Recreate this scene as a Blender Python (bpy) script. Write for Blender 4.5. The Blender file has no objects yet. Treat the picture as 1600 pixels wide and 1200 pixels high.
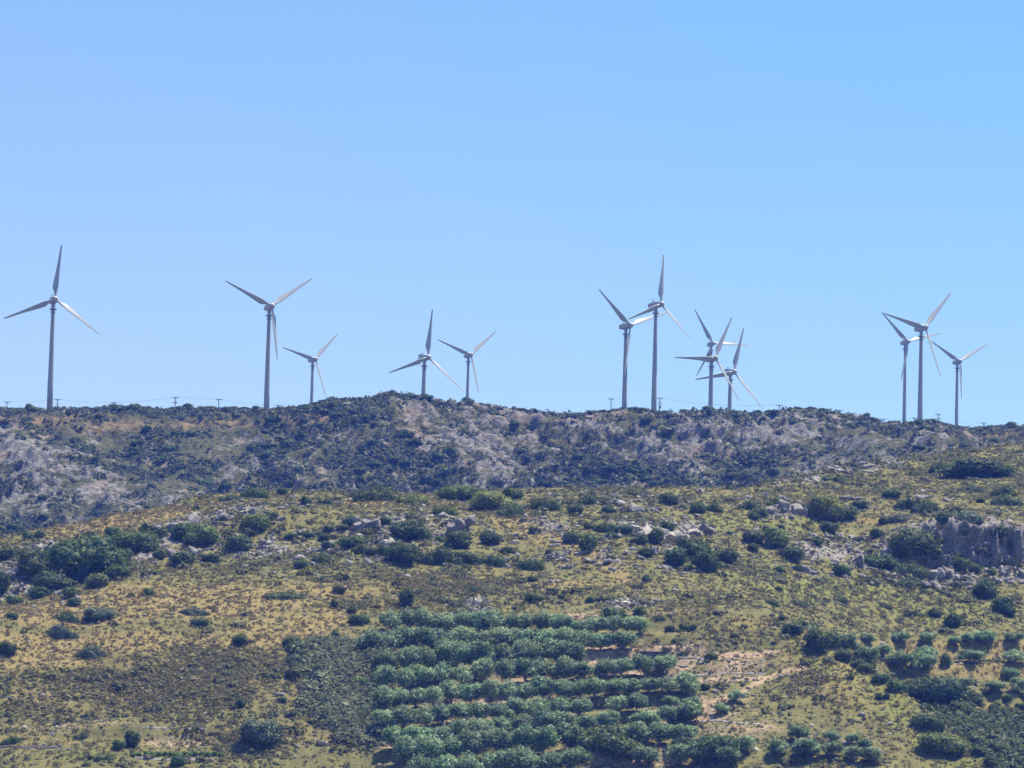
import bpy, math, random
import numpy as np
from mathutils import Matrix, Vector

rng = np.random.default_rng(7)
random.seed(7)
scene = bpy.context.scene
COL = scene.collection
R = math.radians

# ------------------------------------------------------------------ camera
F = 7600.0                      # focal length in photo pixels (1600 wide)
THETA = math.atan(900.0 / F)    # looking up at the ridge
RHO = R(1.35)                   # the photo is held slightly tilted
CAMM = (Matrix.Rotation(math.pi / 2 + THETA, 3, 'X') @ Matrix.Rotation(RHO, 3, 'Z'))
M3 = np.array(CAMM)

def ray_at(u, v):
    """(x/y, z/y) of the sight line through photo point u, v"""
    u = np.asarray(u, float); v = np.asarray(v, float)
    c = np.stack(np.broadcast_arrays((u - 800) / F, (600 - v) / F, -np.ones_like(u + v)), -1)
    w = c @ M3.T
    return w[..., 0] / w[..., 1], w[..., 2] / w[..., 1]

def spot_at(u, v, d):
    a, t = ray_at(u, v)
    return np.stack([a * d, np.broadcast_to(d, np.shape(a * d)), t * d], -1)

def seen_at(p):
    c = np.asarray(p) @ M3
    return 800 + F * c[..., 0] / -c[..., 2], 600 - F * c[..., 1] / -c[..., 2]

cam_data = bpy.data.cameras.new("camera")
cam = bpy.data.objects.new("camera", cam_data)
COL.objects.link(cam)
cam_data.sensor_width = 36.0
cam_data.lens = 36.0 * F / 1600.0
cam_data.clip_start = 1.0
cam_data.clip_end = 20000.0
cam.matrix_world = CAMM.to_4x4()
scene.camera = cam

# ------------------------------------------------------------------ noise
def _h(i, j, s):
    n = (i.astype(np.int64) * 374761393 + j.astype(np.int64) * 668265263 + s * 2147483647) & 0xffffffff
    n = ((n ^ (n >> 13)) * 1274126177) & 0xffffffff
    n = ((n ^ (n >> 16)) * 2246822519) & 0xffffffff
    return ((n ^ (n >> 15)) & 0xffff) / 65535.0

def vnoise(x, y, s=0):
    xi = np.floor(x); yi = np.floor(y)
    fx = x - xi; fy = y - yi
    fx = fx * fx * fx * (fx * (fx * 6 - 15) + 10); fy = fy * fy * fy * (fy * (fy * 6 - 15) + 10)
    a = _h(xi, yi, s); b = _h(xi + 1, yi, s); c = _h(xi, yi + 1, s); d = _h(xi + 1, yi + 1, s)
    return (a * (1 - fx) + b * fx) * (1 - fy) + (c * (1 - fx) + d * fx) * fy

def fbm(x, y, s=0, o=4, ridged=False, gain=.5):
    r = 0; amp = 1.0; tot = 0
    for k in range(o):
        n = vnoise(x * 2 ** k + 13.7 * k, y * 2 ** k - 7.1 * k, s + k)
        if ridged:
            n = 1 - np.abs(2 * n - 1)
        r = r + n * amp; tot += amp; amp *= gain
    return r / tot

def sstep(a, b, x):
    t = np.clip((x - a) / (b - a), 0, 1)
    return t * t * (3 - 2 * t)

# ------------------------------------------------------------------ mesh helpers
def raw_mesh(name, verts, faces=None, quads=None, smooth=False):
    """quads: (n,4) int array, or faces: python lists"""
    me = bpy.data.meshes.new(name)
    if quads is not None:
        verts = np.asarray(verts, np.float32); quads = np.asarray(quads, np.int32)
        k = quads.shape[1]
        me.vertices.add(len(verts)); me.vertices.foreach_set("co", verts.ravel())
        me.loops.add(quads.size); me.loops.foreach_set("vertex_index", quads.ravel())
        me.polygons.add(len(quads))
        me.polygons.foreach_set("loop_start", np.arange(0, quads.size, k, dtype=np.int32))
        me.polygons.foreach_set("loop_total", np.full(len(quads), k, np.int32))
        me.update(calc_edges=True)
    else:
        me.from_pydata([tuple(map(float, v)) for v in verts], [], faces)
        me.update()
    if smooth:
        me.polygons.foreach_set("use_smooth", np.ones(len(me.polygons), bool))
    return me

def add_attr(me, name, data, domain='POINT'):
    at = me.attributes.new(name, 'FLOAT', domain)
    at.data.foreach_set("value", np.asarray(data, np.float32).ravel())

def link(name, data, parent=None, mat=None):
    o = bpy.data.objects.new(name, data)
    COL.objects.link(o)
    if mat is not None and data is not None and not data.materials:
        data.materials.append(mat)
    if parent is not None:
        o.parent = parent
    return o

def tag(o, label=None, cat=None, group=None, kind=None):
    if label: o["label"] = label
    if cat: o["category"] = cat
    if group: o["group"] = group
    if kind: o["kind"] = kind
    return o

class MB:
    """gathers lathes, boxes and bars for one mesh"""
    def __init__(s): s.v = []; s.f = []
    def add(s, v, f):
        b = len(s.v); s.v += [tuple(x) for x in v]; s.f += [tuple(i + b for i in q) for q in f]
    def box(s, lo, hi):
        x0, y0, z0 = lo; x1, y1, z1 = hi
        s.add([(x0,y0,z0),(x1,y0,z0),(x1,y1,z0),(x0,y1,z0),(x0,y0,z1),(x1,y0,z1),(x1,y1,z1),(x0,y1,z1)],
              [(0,3,2,1),(4,5,6,7),(0,1,5,4),(1,2,6,5),(2,3,7,6),(3,0,4,7)])
    def loft(s, rings, cap=True):
        n = len(rings[0]); b = len(s.v)
        for r in rings: s.v += [tuple(p) for p in r]
        for k in range(len(rings) - 1):
            for i in range(n):
                j = (i + 1) % n
                s.f.append((b + k*n + i, b + k*n + j, b + (k+1)*n + j, b + (k+1)*n + i))
        if cap:
            s.f.append(tuple(b + i for i in reversed(range(n))))
            s.f.append(tuple(b + (len(rings)-1)*n + i for i in range(n)))
    def tube(s, p0, p1, r0, r1=None, n=10):
        r1 = r0 if r1 is None else r1
        p0 = Vector(p0); p1 = Vector(p1); ax = (p1 - p0).normalized()
        a = ax.orthogonal().normalized(); b = ax.cross(a)
        ring = lambda p, r: [p + (a * math.cos(t) + b * math.sin(t)) * r for t in [2*math.pi*i/n for i in range(n)]]
        s.loft([ring(p0, r0), ring(p1, r1)])
    def lathe(s, prof, n=24, centre=(0, 0)):
        s.loft([[(centre[0] + r*math.cos(2*math.pi*i/n), centre[1] + r*math.sin(2*math.pi*i/n), z) for i in range(n)] for r, z in prof])
    def mesh(s, name, smooth=False, angle=None):
        me = raw_mesh(name, s.v, s.f)
        if smooth:
            me.polygons.foreach_set("use_smooth", np.ones(len(me.polygons), bool))
        return me

# ------------------------------------------------------------------ materials
def new_mat(name):
    m = bpy.data.materials.new(name); m.use_nodes = True
    nt = m.node_tree; nt.nodes.clear()
    out = nt.nodes.new("ShaderNodeOutputMaterial")
    return m, nt, out

class G:
    """small node-graph shorthand"""
    def __init__(s, nt): s.nt = nt
    def n(s, typ, **kw):
        nd = s.nt.nodes.new(typ)
        for k, v in kw.items(): setattr(nd, k, v)
        return nd
    def l(s, a, b): s.nt.links.new(a, b)
    def val(s, sock, x):
        if hasattr(x, "is_linked") or isinstance(x, bpy.types.NodeSocket): s.l(x, sock)
        else: sock.default_value = x
    def attr(s, name): return s.n("ShaderNodeAttribute", attribute_name=name).outputs["Fac"]
    def noise(s, scale, detail=4, rough=.55, vec=None, dist=0.0):
        nd = s.n("ShaderNodeTexNoise"); nd.inputs["Scale"].default_value = scale
        nd.inputs["Detail"].default_value = detail; nd.inputs["Roughness"].default_value = rough
        nd.inputs["Distortion"].default_value = dist
        if vec is not None: s.l(vec, nd.inputs["Vector"])
        return nd.outputs["Fac"]
    def math(s, op, a, b=0.0, c=0.0, clamp=False):
        nd = s.n("ShaderNodeMath", operation=op); nd.use_clamp = clamp
        s.val(nd.inputs[0], a); s.val(nd.inputs[1], b); s.val(nd.inputs[2], c)
        return nd.outputs[0]
    def smooth(s, x, a, b):
        nd = s.n("ShaderNodeMapRange", interpolation_type='SMOOTHSTEP')
        s.val(nd.inputs["Value"], x); nd.inputs["From Min"].default_value = a; nd.inputs["From Max"].default_value = b
        return nd.outputs["Result"]
    def mix(s, fac, a, b):
        nd = s.n("ShaderNodeMix", data_type='RGBA')
        s.val(nd.inputs["Factor"], fac)
        for sock, x in ((nd.inputs["A"], a), (nd.inputs["B"], b)):
            pass
        sa, sb = nd.inputs[6], nd.inputs[7]
        for sock, x in ((sa, a), (sb, b)):
            if isinstance(x, tuple): sock.default_value = (*x, 1.0)
            else: s.l(x, sock)
        return nd.outputs[2]
    def bsdf(s, col, rough=.9, spec=.2, bump=None, bstr=.5, bdist=.2, metallic=0.0):
        b = s.n("ShaderNodeBsdfPrincipled")
        if isinstance(col, tuple): b.inputs["Base Color"].default_value = (*col, 1.0)
        else: s.l(col, b.inputs["Base Color"])
        b.inputs["Roughness"].default_value = rough
        b.inputs["Specular IOR Level"].default_value = spec
        b.inputs["Metallic"].default_value = metallic
        if bump is not None:
            bp = s.n("ShaderNodeBump"); bp.inputs["Strength"].default_value = bstr; bp.inputs["Distance"].default_value = bdist
            s.l(bump, bp.inputs["Height"]); s.l(bp.outputs["Normal"], b.inputs["Normal"])
        return b.outputs["BSDF"]

def plain(name, col, rough=.6, spec=.3, var=.12, scale=1.0):
    m, nt, out = new_mat(name); g = G(nt)
    tc = g.n("ShaderNodeTexCoord").outputs["Object"]
    n = g.noise(scale, 4, .6, tc)
    c = g.mix(g.smooth(n, .3, .7), tuple(x * (1 - var) for x in col), tuple(min(1, x * (1 + var)) for x in col))
    g.l(g.bsdf(c, rough, spec), out.inputs["Surface"])
    return m

def leaf_mat(name, dark, mid, light, transl=.22, bright_from=.6):
    m, nt, out = new_mat(name); g = G(nt)
    t = g.attr("tint")
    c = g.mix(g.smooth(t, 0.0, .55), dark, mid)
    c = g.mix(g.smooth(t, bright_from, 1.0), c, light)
    rnd = g.n("ShaderNodeObjectInfo").outputs["Random"]
    hs = g.n("ShaderNodeHueSaturation")
    g.l(c, hs.inputs["Color"])
    g.l(g.math('MULTIPLY_ADD', rnd, .045, .478), hs.inputs["Hue"])
    g.l(g.math('MULTIPLY_ADD', g.math('FRACT', g.math('MULTIPLY', rnd, 7.31)), .5, .75), hs.inputs["Value"])
    b = g.bsdf(hs.outputs["Color"], .65, .25)
    tr = g.n("ShaderNodeBsdfTranslucent"); g.l(hs.outputs["Color"], tr.inputs["Color"])
    mx = g.n("ShaderNodeMixShader"); mx.inputs[0].default_value = transl
    g.l(b, mx.inputs[1]); g.l(tr.outputs[0], mx.inputs[2]); g.l(mx.outputs[0], out.inputs["Surface"])
    return m

LEAF = {
    'dark':   leaf_mat("leaf_dark",   (.038, .066, .016), (.078, .120, .028), (.140, .190, .048), .28),
    'mid':    leaf_mat("leaf_mid",    (.055, .080, .024), (.100, .135, .042), (.155, .190, .065)),
    'bright': leaf_mat("leaf_bright", (.085, .120, .022), (.165, .205, .042), (.235, .265, .070)),
    'grey':   leaf_mat("leaf_grey",   (.065, .095, .055), (.120, .160, .095), (.180, .220, .140)),
    'olive':  leaf_mat("leaf_olive",  (.070, .122, .042), (.190, .285, .120), (.470, .555, .370), .32, .38),
    'vine':   leaf_mat("leaf_vine",   (.080, .160, .020), (.140, .240, .030), (.190, .290, .050)),
}
BARK = plain("bark", (.16, .13, .10), .9, .1, .3, 3.0)

def rock_mat(name, light, dark, lichen):
    m, nt, out = new_mat(name); g = G(nt)
    pos = g.n("ShaderNodeNewGeometry").outputs["Position"]
    n1 = g.noise(.5, 5, .65, pos); n2 = g.noise(1.7, 5, .7, pos, .6)
    c = g.mix(g.smooth(n1, .35, .65), dark, light)
    c = g.mix(g.math('MULTIPLY', g.smooth(n2, .55, .72), .7), c, lichen)
    g.l(g.bsdf(c, .92, .15, n2, .8, .35), out.inputs["Surface"])
    return m
ROCK = rock_mat("limestone", (.33, .30, .285), (.165, .152, .145), (.11, .10, .08))
PALE = rock_mat("pale_limestone", (.50, .445, .39), (.33, .29, .25), (.20, .175, .13))

# ------------------------------------------------------------------ the land
# every line: (u, v, distance) along which the land passes
def U(*pts): return pts
ridge_line = [(-2500,640),(-300,640),(0,642),(50,643),(85,644),(130,641),(180,638),(200,637),(250,642),(330,645),(345,644),(420,642),(460,638),
  (500,632),(540,628),(560,626),(590,622),(612,617),(640,620),(670,625),(690,630),(730,635),(755,639),(800,644),(850,648),(880,650),
  (910,648),(940,646),(970,642),(990,642),(1020,647),(1060,650),(1100,648),(1130,646),(1165,649),(1210,650),(1230,646),(1255,644),
  (1280,649),(1310,653),(1340,655),(1360,660),(1380,666),(1410,667),(1430,664),(1455,662),(1475,667),(1500,670),(1540,670),(1600,670),(2000,680),(4000,700)]
crest = [(-2500,1000,1090),(-300,890,1070),(0,842,1075),(60,830,1080),(135,817,1085),(169,804,1085),(236,793,1090),(287,782,1095),(337,772,1100),(405,767,1105),
  (540,769,1110),(690,770,1110),(850,762,1112),(900,760,1115),(1050,762,1115),(1150,764,1118),(1200,755,1130),(1300,734,1160),(1400,722,1195),(1450,715,1215),(1500,706,1230),(1600,696,1245),(2000,680,1270),(4000,660,1300)]
def shift(line, dv, dd):
    return [(p[0], p[1] + dv, (p[2] + dd)) for p in line]
rl = lambda dv, d: [(u, v + dv, d) for u, v in ridge_line]

C_lines = [
  [(-2500,1560,760),(4000,1560,760)],
  [(-2500,1215,885),(800,1212,885),(1300,1212,885),(4000,1212,885)],
  [(-2500,1080,930),(-300,1010,945),(0,970,955),(400,966,956),(800,965,955),(1200,965,955),(1600,960,955),(4000,960,955)],
]
B_lines = [   # the side valley to the right of the spur
  [(-2500,1560,760),(1150,1560,760),(1300,1600,800),(1600,1560,850),(4000,1560,850)],
  [(-2500,1215,885),(1150,1212,885),(1300,1235,915),(1400,1220,930),(1600,1205,950),(4000,1205,950)],
  [(-2500,1080,930),(-300,1010,945),(0,970,955),(400,966,956),(800,965,955),(1150,965,955),(1250,985,980),(1400,1000,1010),(1600,1000,1020),(4000,1000,1020)],
]
upper = [
  [(-2500,1040,1000),(0,925,1000),(250,898,1000),(600,890,1000),(1000,895,1000),(1200,905,1015),(1400,915,1050),(1600,905,1058),(4000,905,1058)],
  [(-2500,1030,1015),(0,905,1012),(250,870,1018),(600,862,1020),(1000,868,1020),(1200,878,1035),(1380,900,1060),(1440,893,1066),(1500,890,1067),(1600,885,1066),(4000,885,1066)],
  [(-2500,1025,1024),(0,893,1022),(250,855,1028),(600,848,1031),(1000,850,1033),(1200,862,1048),(1340,858,1066),(1420,832,1068.5),(1500,826,1069),(1600,826,1068.5),(4000,826,1068.5)],
  [(-2500,1010,1055),(0,858,1050),(135,835,1052),(250,815,1055),(400,795,1060),(600,797,1062),(1000,796,1062),(1200,795,1080),(1400,775,1110),(1600,765,1120),(4000,765,1120)],
  crest,
  [(u, v + (16 if u < 1200 else max(3, 16 - (u - 1200) * .06)), d + 50) for u, v, d in crest],
]
far = [
  [(-2500,1010,1340),(0,980,1340),(1150,960,1340),(1350,830,1360),(1500,770,1380),(1600,750,1390),(4000,740,1390)],
  [(-2500,900,1480),(0,885,1480),(1150,895,1480),(1350,800,1490),(1600,730,1500),(4000,730,1500)],
  [(-2500,790,1620),(0,790,1620),(700,775,1640),(1150,765,1640),(1400,715,1650),(1600,703,1660),(4000,700,1660)],
  rl(30, 1705), rl(3, 1735), rl(1, 1745), rl(5, 1800), rl(20, 1950), rl(52, 2500), rl(110, 3200),
  [(-2500,1100,6500),(4000,1100,6500)],
]

ucol = np.unique(np.concatenate([np.linspace(-2400, -160, 40), np.arange(-160, 1770, 2.5), np.linspace(1770, 3900, 40)]))
AZ = (ucol - 800) / F                                     # azimuth columns x / y
DN = np.concatenate([np.linspace(30, 780, 30), np.linspace(790, 868, 16), np.arange(870, 1130, .5), np.arange(1130, 1290, 1.5), np.linspace(1292, 1400, 40)])
DF = np.concatenate([np.linspace(1400, 1560, 60), np.arange(1562, 1756, .75), np.linspace(1757, 1830, 40), np.linspace(1845, 2600, 60), np.linspace(2650, 6500, 30)])
DD = np.concatenate([DN, DF[1:]])
NNEAR = len(DN)

def lines_to_grid(lines):
    ts, ds = [], []
    for ln in lines:
        u = np.array([p[0] for p in ln], float); v = np.array([p[1] for p in ln], float); d = np.array([p[2] for p in ln], float)
        uu = np.linspace(u[0], u[-1], 3000)
        vv = np.interp(uu, u, v); dd = np.interp(uu, u, d)
        # ease the corners of the hand-drawn lines
        k = np.hanning(9); k /= k.sum()
        vv = np.convolve(np.pad(vv, 4, 'edge'), k, 'valid'); dd = np.convolve(np.pad(dd, 4, 'edge'), k, 'valid')
        a, t = ray_at(uu, vv)
        ts.append(np.interp(AZ, a, t)); ds.append(np.interp(AZ, a, dd))
    ts = np.array(ts); ds = np.array(ds)
    T = np.empty((len(AZ), len(DD)))
    for i in range(len(AZ)):
        z = ts[:, i] * ds[:, i]
        T[i] = np.interp(DD, np.concatenate([[30, 640], ds[:, i]]), np.concatenate([[-12, -12], z]))
    return T

Z_C = lines_to_grid(C_lines + upper + far)
Z_B = lines_to_grid(B_lines + upper + far)
# the spur falls away to the right beyond its skyline
spur = np.array([(-3000,700),(1080,900),(1180,950),(1205,966),(1230,984),(1290,1015),(1340,1048),(1400,1085),(1450,1120),(1490,1150),(1520,1178),(1550,1205),(1640,1290),(1800,1430),(4000,2500)], float)
uu = np.linspace(-2500, 4000, 4000); a_, t_ = ray_at(uu, np.interp(uu, spur[:, 0], spur[:, 1]))
Sline = np.interp(AZ, a_, t_)
Z = Z_C.copy()
for i in range(len(AZ)):
    if ucol[i] < 1120: continue
    tt = Z_C[i] / DD
    k = np.argmax(tt >= Sline[i])
    d0 = DD[k]; zc = Sline[i] * d0
    fall = np.where(DD > d0, zc + (DD - d0) * .05 - .028 * (DD - d0) ** 2, np.inf)
    zs = np.minimum(Z_C[i], fall)
    m = np.maximum(zs, Z_B[i])
    h = 1.2
    Z[i] = np.where(np.abs(zs - Z_B[i]) < h, m + (h - np.abs(zs - Z_B[i])) ** 2 / (4 * h), m)
# soften creases
def blur(A, axis, n):
    k = np.hanning(n + 2)[1:-1]; k /= k.sum()
    return np.apply_along_axis(lambda r: np.convolve(np.pad(r, n // 2, 'edge'), k, 'valid'), axis, A)
nb = blur(Z[:, 46:NNEAR], 1, 13)
wc = sstep(1385, 1425, ucol)[:, None]
Z[:, 46:NNEAR] = nb * (1 - wc) + blur(Z[:, 46:NNEAR], 1, 3) * wc
Z[:, NNEAR + 60:NNEAR + 300] = blur(Z[:, NNEAR + 60:NNEAR + 300], 1, 9)
X = AZ[:, None] * DD[None, :]; Y = np.broadcast_to(DD, X.shape).copy()
Ug, Vg = seen_at(np.stack([X, Y, Z], -1))

# ---------------------------------------------------------------- zones painted where they lie on the land
def blob(cu, cv, ru, rv, p=1.0, tilt=0.0):
    du = Ug - cu; dv = Vg - cv - tilt * du
    return p * np.exp(-((du / ru) ** 2 + (dv / rv) ** 2))
def zone(lst):
    z = np.zeros_like(Ug)
    for b in lst: z = np.maximum(z, blob(*b))
    return z
def strip(pts, w):
    pts = np.array(pts, float)
    best = np.full(Ug.shape, 1e9)
    for (a, b) in zip(pts[:-1], pts[1:]):
        d = b - a; L = (d * d).sum()
        t = np.clip(((Ug - a[0]) * d[0] + (Vg - a[1]) * d[1]) / L, 0, 1)
        best = np.minimum(best, np.hypot(Ug - a[0] - t * d[0], Vg - a[1] - t * d[1]))
    return np.exp(-(best / w) ** 2)
near = (Y < 1300)
dry = zone([(330,945,190,22,1.1),(160,950,170,28,1.1,-.1),(60,1015,140,34,1.1,-.08),(190,1000,130,22,1,-.05),(450,985,110,30,1.1),(30,960,90,24,.9),(520,930,120,14,.7),(330,1000,120,16,.8),(150,1075,140,14,.6),(1330,1090,120,60,.5,.6),(1260,1010,40,30,.6,.6),
  (560,787,230,9,.7),(200,812,160,12,.9,-.15),(60,845,90,8,.8,-.2),(800,835,70,18,.9,.5),(880,860,70,16,.8,.5),(950,890,60,14,.8,.4),
  (900,912,160,10,.6),(740,960,200,8,.5),(1040,960,120,14,.5),(1330,1050,40,4,.9),(1440,1058,60,5,.8),
  (60,1080,90,30,.5),(40,1150,120,25,.5),(1180,990,80,18,.5),(1230,1040,40,25,.5,.5),(700,905,120,8,.5),(520,960,80,16,.7),
  (1370,815,60,8,.7),(1300,780,160,16,.35),(1550,1160,60,6,.6)])
green = zone([(1350,920,220,20,1),(1150,895,140,25,.7),(1150,815,260,26,.6),(1480,955,160,30,.7),(1300,770,200,20,.5),(1560,745,120,40,.6),
  (680,805,160,16,.5),(1400,1110,60,60,.6,.6),(1100,940,90,20,.6),(480,900,180,14,.5),(140,1180,60,14,.7),(520,770,150,8,.5)])
soil = zone([(1000,1030,130,30,1.1),(1090,1110,95,28,1),(1160,1030,80,8,1),(1120,1060,110,7,1),(950,1010,60,10,1),(270,1152,90,10,.7),(1150,1045,80,22,.7),(780,1080,190,95,.75),(980,1170,150,30,.8),
  (620,1150,30,30,1.0),(900,955,140,12,.6),(1300,1170,90,20,.6),(1150,1150,120,30,.6),(120,1130,120,14,.6),(1460,1055,120,20,.45)])
rocky = zone([(295,828,75,24,1,-.2),(400,800,80,14,.7),(600,835,160,26,.8),(60,885,90,36,.9,-.3),(220,870,120,30,.7,-.2),(430,850,130,26,.7),
  (860,845,70,20,.5,.4),(1050,835,90,30,.9),(1000,785,170,12,.6),(1230,800,70,16,.8),(1290,870,110,24,.7),(1500,852,120,34,1.3),(1480,908,110,16,.8),(1590,900,60,18,.7),
  (740,940,35,12,.8),(975,943,60,10,.8),(1320,730,120,10,.9,-.12),(1250,750,60,8,.7),(1330,790,90,14,.4),(1180,850,90,25,.4),(940,875,50,14,.6,.4),(1100,870,90,20,.5)])
thick = zone([(535,1030,62,30,1),(542,1082,56,38,1),(568,1128,38,28,.8)])
spv = np.interp(Ug, spur[:, 0], spur[:, 1]) - Vg                 # above (behind) or below (on) the spur's skyline
gully = sstep(1225, 1260, Ug) * sstep(-2, 4, spv) * np.where(Ug > 1425, sstep(1085, 1110, Vg), sstep(30, 14, spv)) * near
flank = sstep(1215, 1260, Ug) * sstep(4, -6, spv) * sstep(-95, -40, spv) * near
green = np.maximum(green, flank * .9); dry = np.maximum(dry * (1 - gully), flank * .35)
brown = zone([(300,1060,240,60,1),(420,1140,150,40,.8),(1275,1080,55,36,.7,.3),(650,915,160,24,.6),(600,945,140,14,.6),(130,1100,140,30,.6),(1090,1010,120,20,.5),(300,900,160,14,.5)])
tanstrip = np.maximum(strip([(1335,1012),(1600,1009)], 6), np.maximum(strip([(1455,1040),(1600,1036)], 5.5), np.maximum(strip([(1500,1086),(1600,1092)], 6), strip([(1338,1052),(1372,1056)], 4))))
dry = np.maximum(dry, tanstrip * 1.3)
trail = strip([(1080,1110),(1120,1097),(1160,1081),(1195,1063),(1225,1051),(1250,1046)], 8)
for A in (tanstrip, trail, dry, green, soil, rocky, thick, brown): A *= near

# ---------------------------------------------------------------- terraces under the olive rows and on the right
rowsL = np.array([955, 990, 1018, 1050, 1080, 1110, 1140, 1172, 1195, 1225], float)
rowsR = np.array([962, 993, 1016, 1038, 1062, 1090, 1116, 1143, 1172, 1206], float)
def row_v(k, u):
    f = np.clip((np.asarray(u) - 650) / 300.0, -.3, 1.4)
    return rowsL[k] * (1 - f) + rowsR[k] * f
gm = sstep(560, 610, Ug) * sstep(1140, 1040, Ug) * sstep(958, 985, Vg) * sstep(1240, 1215, Vg)
kk = np.zeros_like(Ug); span = np.full_like(Ug, 30.0)
for k in range(9):
    v0 = row_v(k, Ug); v1 = row_v(k + 1, Ug)
    m = (Vg >= v0) & (Vg < v1)
    kk = np.where(m, (Vg - v0) / (v1 - v0), kk); span = np.where(m, v1 - v0, span)
hgt = span * Y / F * 1.25
up = 1 - kk                                     # 0 at the row's own line, 1 at the row above
Z += gm * hgt * .55 * (sstep(.55, .95, up) - up) * ((kk > 0) & (kk < 1))
for ln, dep, amp in (([(1300,1012),(1600,1009)], 14, 1.5), ([(1330,1042),(1600,1037)], 12, 1.3), ([(1420,1066),(1600,1084)], 14, .8), ([(100,1142),(360,1146)], 12, .9),
                     ([(1000,1048),(1210,1050)], 10, .6), ([(1010,1020),(1200,1016)], 10, .5)):
    ln = np.array(ln, float); vl = np.interp(Ug, ln[:, 0], ln[:, 1])
    mm = sstep(ln[0, 0] - 20, ln[0, 0] + 20, Ug) * sstep(ln[-1, 0] + 30, ln[-1, 0] - 10, Ug) * near
    q = (Vg - vl) / dep
    Z += mm * amp * -np.tanh(q * 2.5) * np.exp(-q * q * .5)

# ---------------------------------------------------------------- roughness of the land
onhill = near * sstep(860, 880, Y)
lowmid = sstep(1075, 1040, Y)
Z += onhill * ((fbm(X / 60 + 3, Y / 45, 5, 2) - .5) * 6.5 * lowmid * (1 - gm) + (fbm(X / 22, Y / 22, 3, 3) - .5) * 2.0 + (fbm(X / 5, Y / 5, 9, 3) - .5) * .55)
rn = fbm(X / 5.0, Y / 5.0 + Z / 7, 21, 5, True)
rn2 = fbm(X / 1.7, Y / 1.7 + Z / 2, 29, 3, True)
rmask = np.clip(rocky * 1.3 - .1 + (fbm(X / 9, Y / 9, 40, 3) - .5) * .9, 0, 1.2) * onhill
Z += rmask * ((rn - .45) * 2.2 + (rn2 - .5) * .7)
cliffz = sstep(1400, 1440, Ug) * sstep(815, 828, Vg) * sstep(900, 885, Vg)
Y -= rmask * (rn - .5) * (1.0 + 2.5 * cliffz)
crack = fbm(X / 2.4, Z / 5.5, 111, 4, True, .6)                 # joints and broken ribs of the cliff
Y -= cliffz * (crack - .55) * 4.2
Z += sstep(1400, 1440, Ug) * sstep(806, 820, Vg) * sstep(905, 880, Vg) * (fbm(X / 4.5, Y / 3, 117, 3, True) - .55) * 3.0
# the far ridge: crags, gullies and slabs
fr = sstep(1430, 1560, Y) * sstep(1900, 1742, Y)
g1 = fbm((X + .25 * (Y - 1700)) / 34, Y / 60, 51, 3, True)
g2 = fbm((X + .35 * (Y - 1700)) / 11, Y / 12 , 61, 4, True, .55)
g3 = fbm(X / 3.2, Y / 3.2 + Z / 4, 71, 3, True, .6)
skyl = sstep(1700, 1738, Y)
cragz = np.interp(Ug, [0,120,300,420,560,1350,1420,1600], [.9,.55,.55,.75,1.0,1.0,.8,.7])
crag = fr * cragz * np.clip(.55 + (fbm(X / 40, Y / 40, 80, 3) - .5) * 1.8, .15, 1.1)
Z += fr * (g1 - .5) * 13.0 * (1 - .8 * skyl) + crag * ((g2 - .5) * 11.0 * (1 - .74 * skyl) + (g3 - .5) * 2.8)
Y -= crag * (g2 - .5) * 4.0 * (1 - skyl)
Z += sstep(1900, 2200, Y) * (fbm(X / 120, Y / 120, 90, 3) - .5) * 4

P = np.stack([X, Y, Z], -1)
Ug, Vg = seen_at(P)
tt = Z / Y
VIS = tt >= np.maximum.accumulate(tt, 1) - 2e-4

def grid_mesh(name, sl):
    p = P[:, sl]; n, m = p.shape[:2]
    idx = np.arange(n * m).reshape(n, m)
    q = np.stack([idx[:-1, :-1], idx[1:, :-1], idx[1:, 1:], idx[:-1, 1:]], -1).reshape(-1, 4)
    return raw_mesh(name, p.reshape(-1, 3), quads=q)

def land_at(u, v, lo=0, hi=None):
    """where the sight line through photo point u,v first meets the land"""
    a, t = ray_at(u, v)
    i = int(np.clip(np.searchsorted(AZ, a), 1, len(AZ) - 1))
    f = (a - AZ[i - 1]) / (AZ[i] - AZ[i - 1])
    tc = tt[i - 1] * (1 - f) + tt[i] * f
    yc = Y[i - 1] * (1 - f) + Y[i] * f
    hi = len(DD) if hi is None else hi
    k = lo + int(np.argmax(tc[lo:hi] >= t))
    if tc[k] < t: return None
    if k > 0 and tc[k] > tc[k - 1]:
        w = np.clip((t - tc[k - 1]) / (tc[k] - tc[k - 1]), 0, 1)
        y = yc[k - 1] * (1 - w) + yc[k] * w; tz = tc[k - 1] * (1 - w) + tc[k] * w
    else: y = yc[k]; tz = tc[k]
    return Vector((a * y, y, tz * y))

def land_z(x, y):
    a = x / y
    i = int(np.clip(np.searchsorted(AZ, a), 1, len(AZ) - 1))
    k = int(np.clip(np.searchsorted(DD, y), 1, len(DD) - 1))
    f = (a - AZ[i - 1]) / (AZ[i] - AZ[i - 1]); w = (y - DD[k - 1]) / (DD[k] - DD[k - 1])
    return float((Z[i-1,k-1]*(1-f) + Z[i,k-1]*f)*(1-w) + (Z[i-1,k]*(1-f) + Z[i,k]*f)*w)

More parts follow.
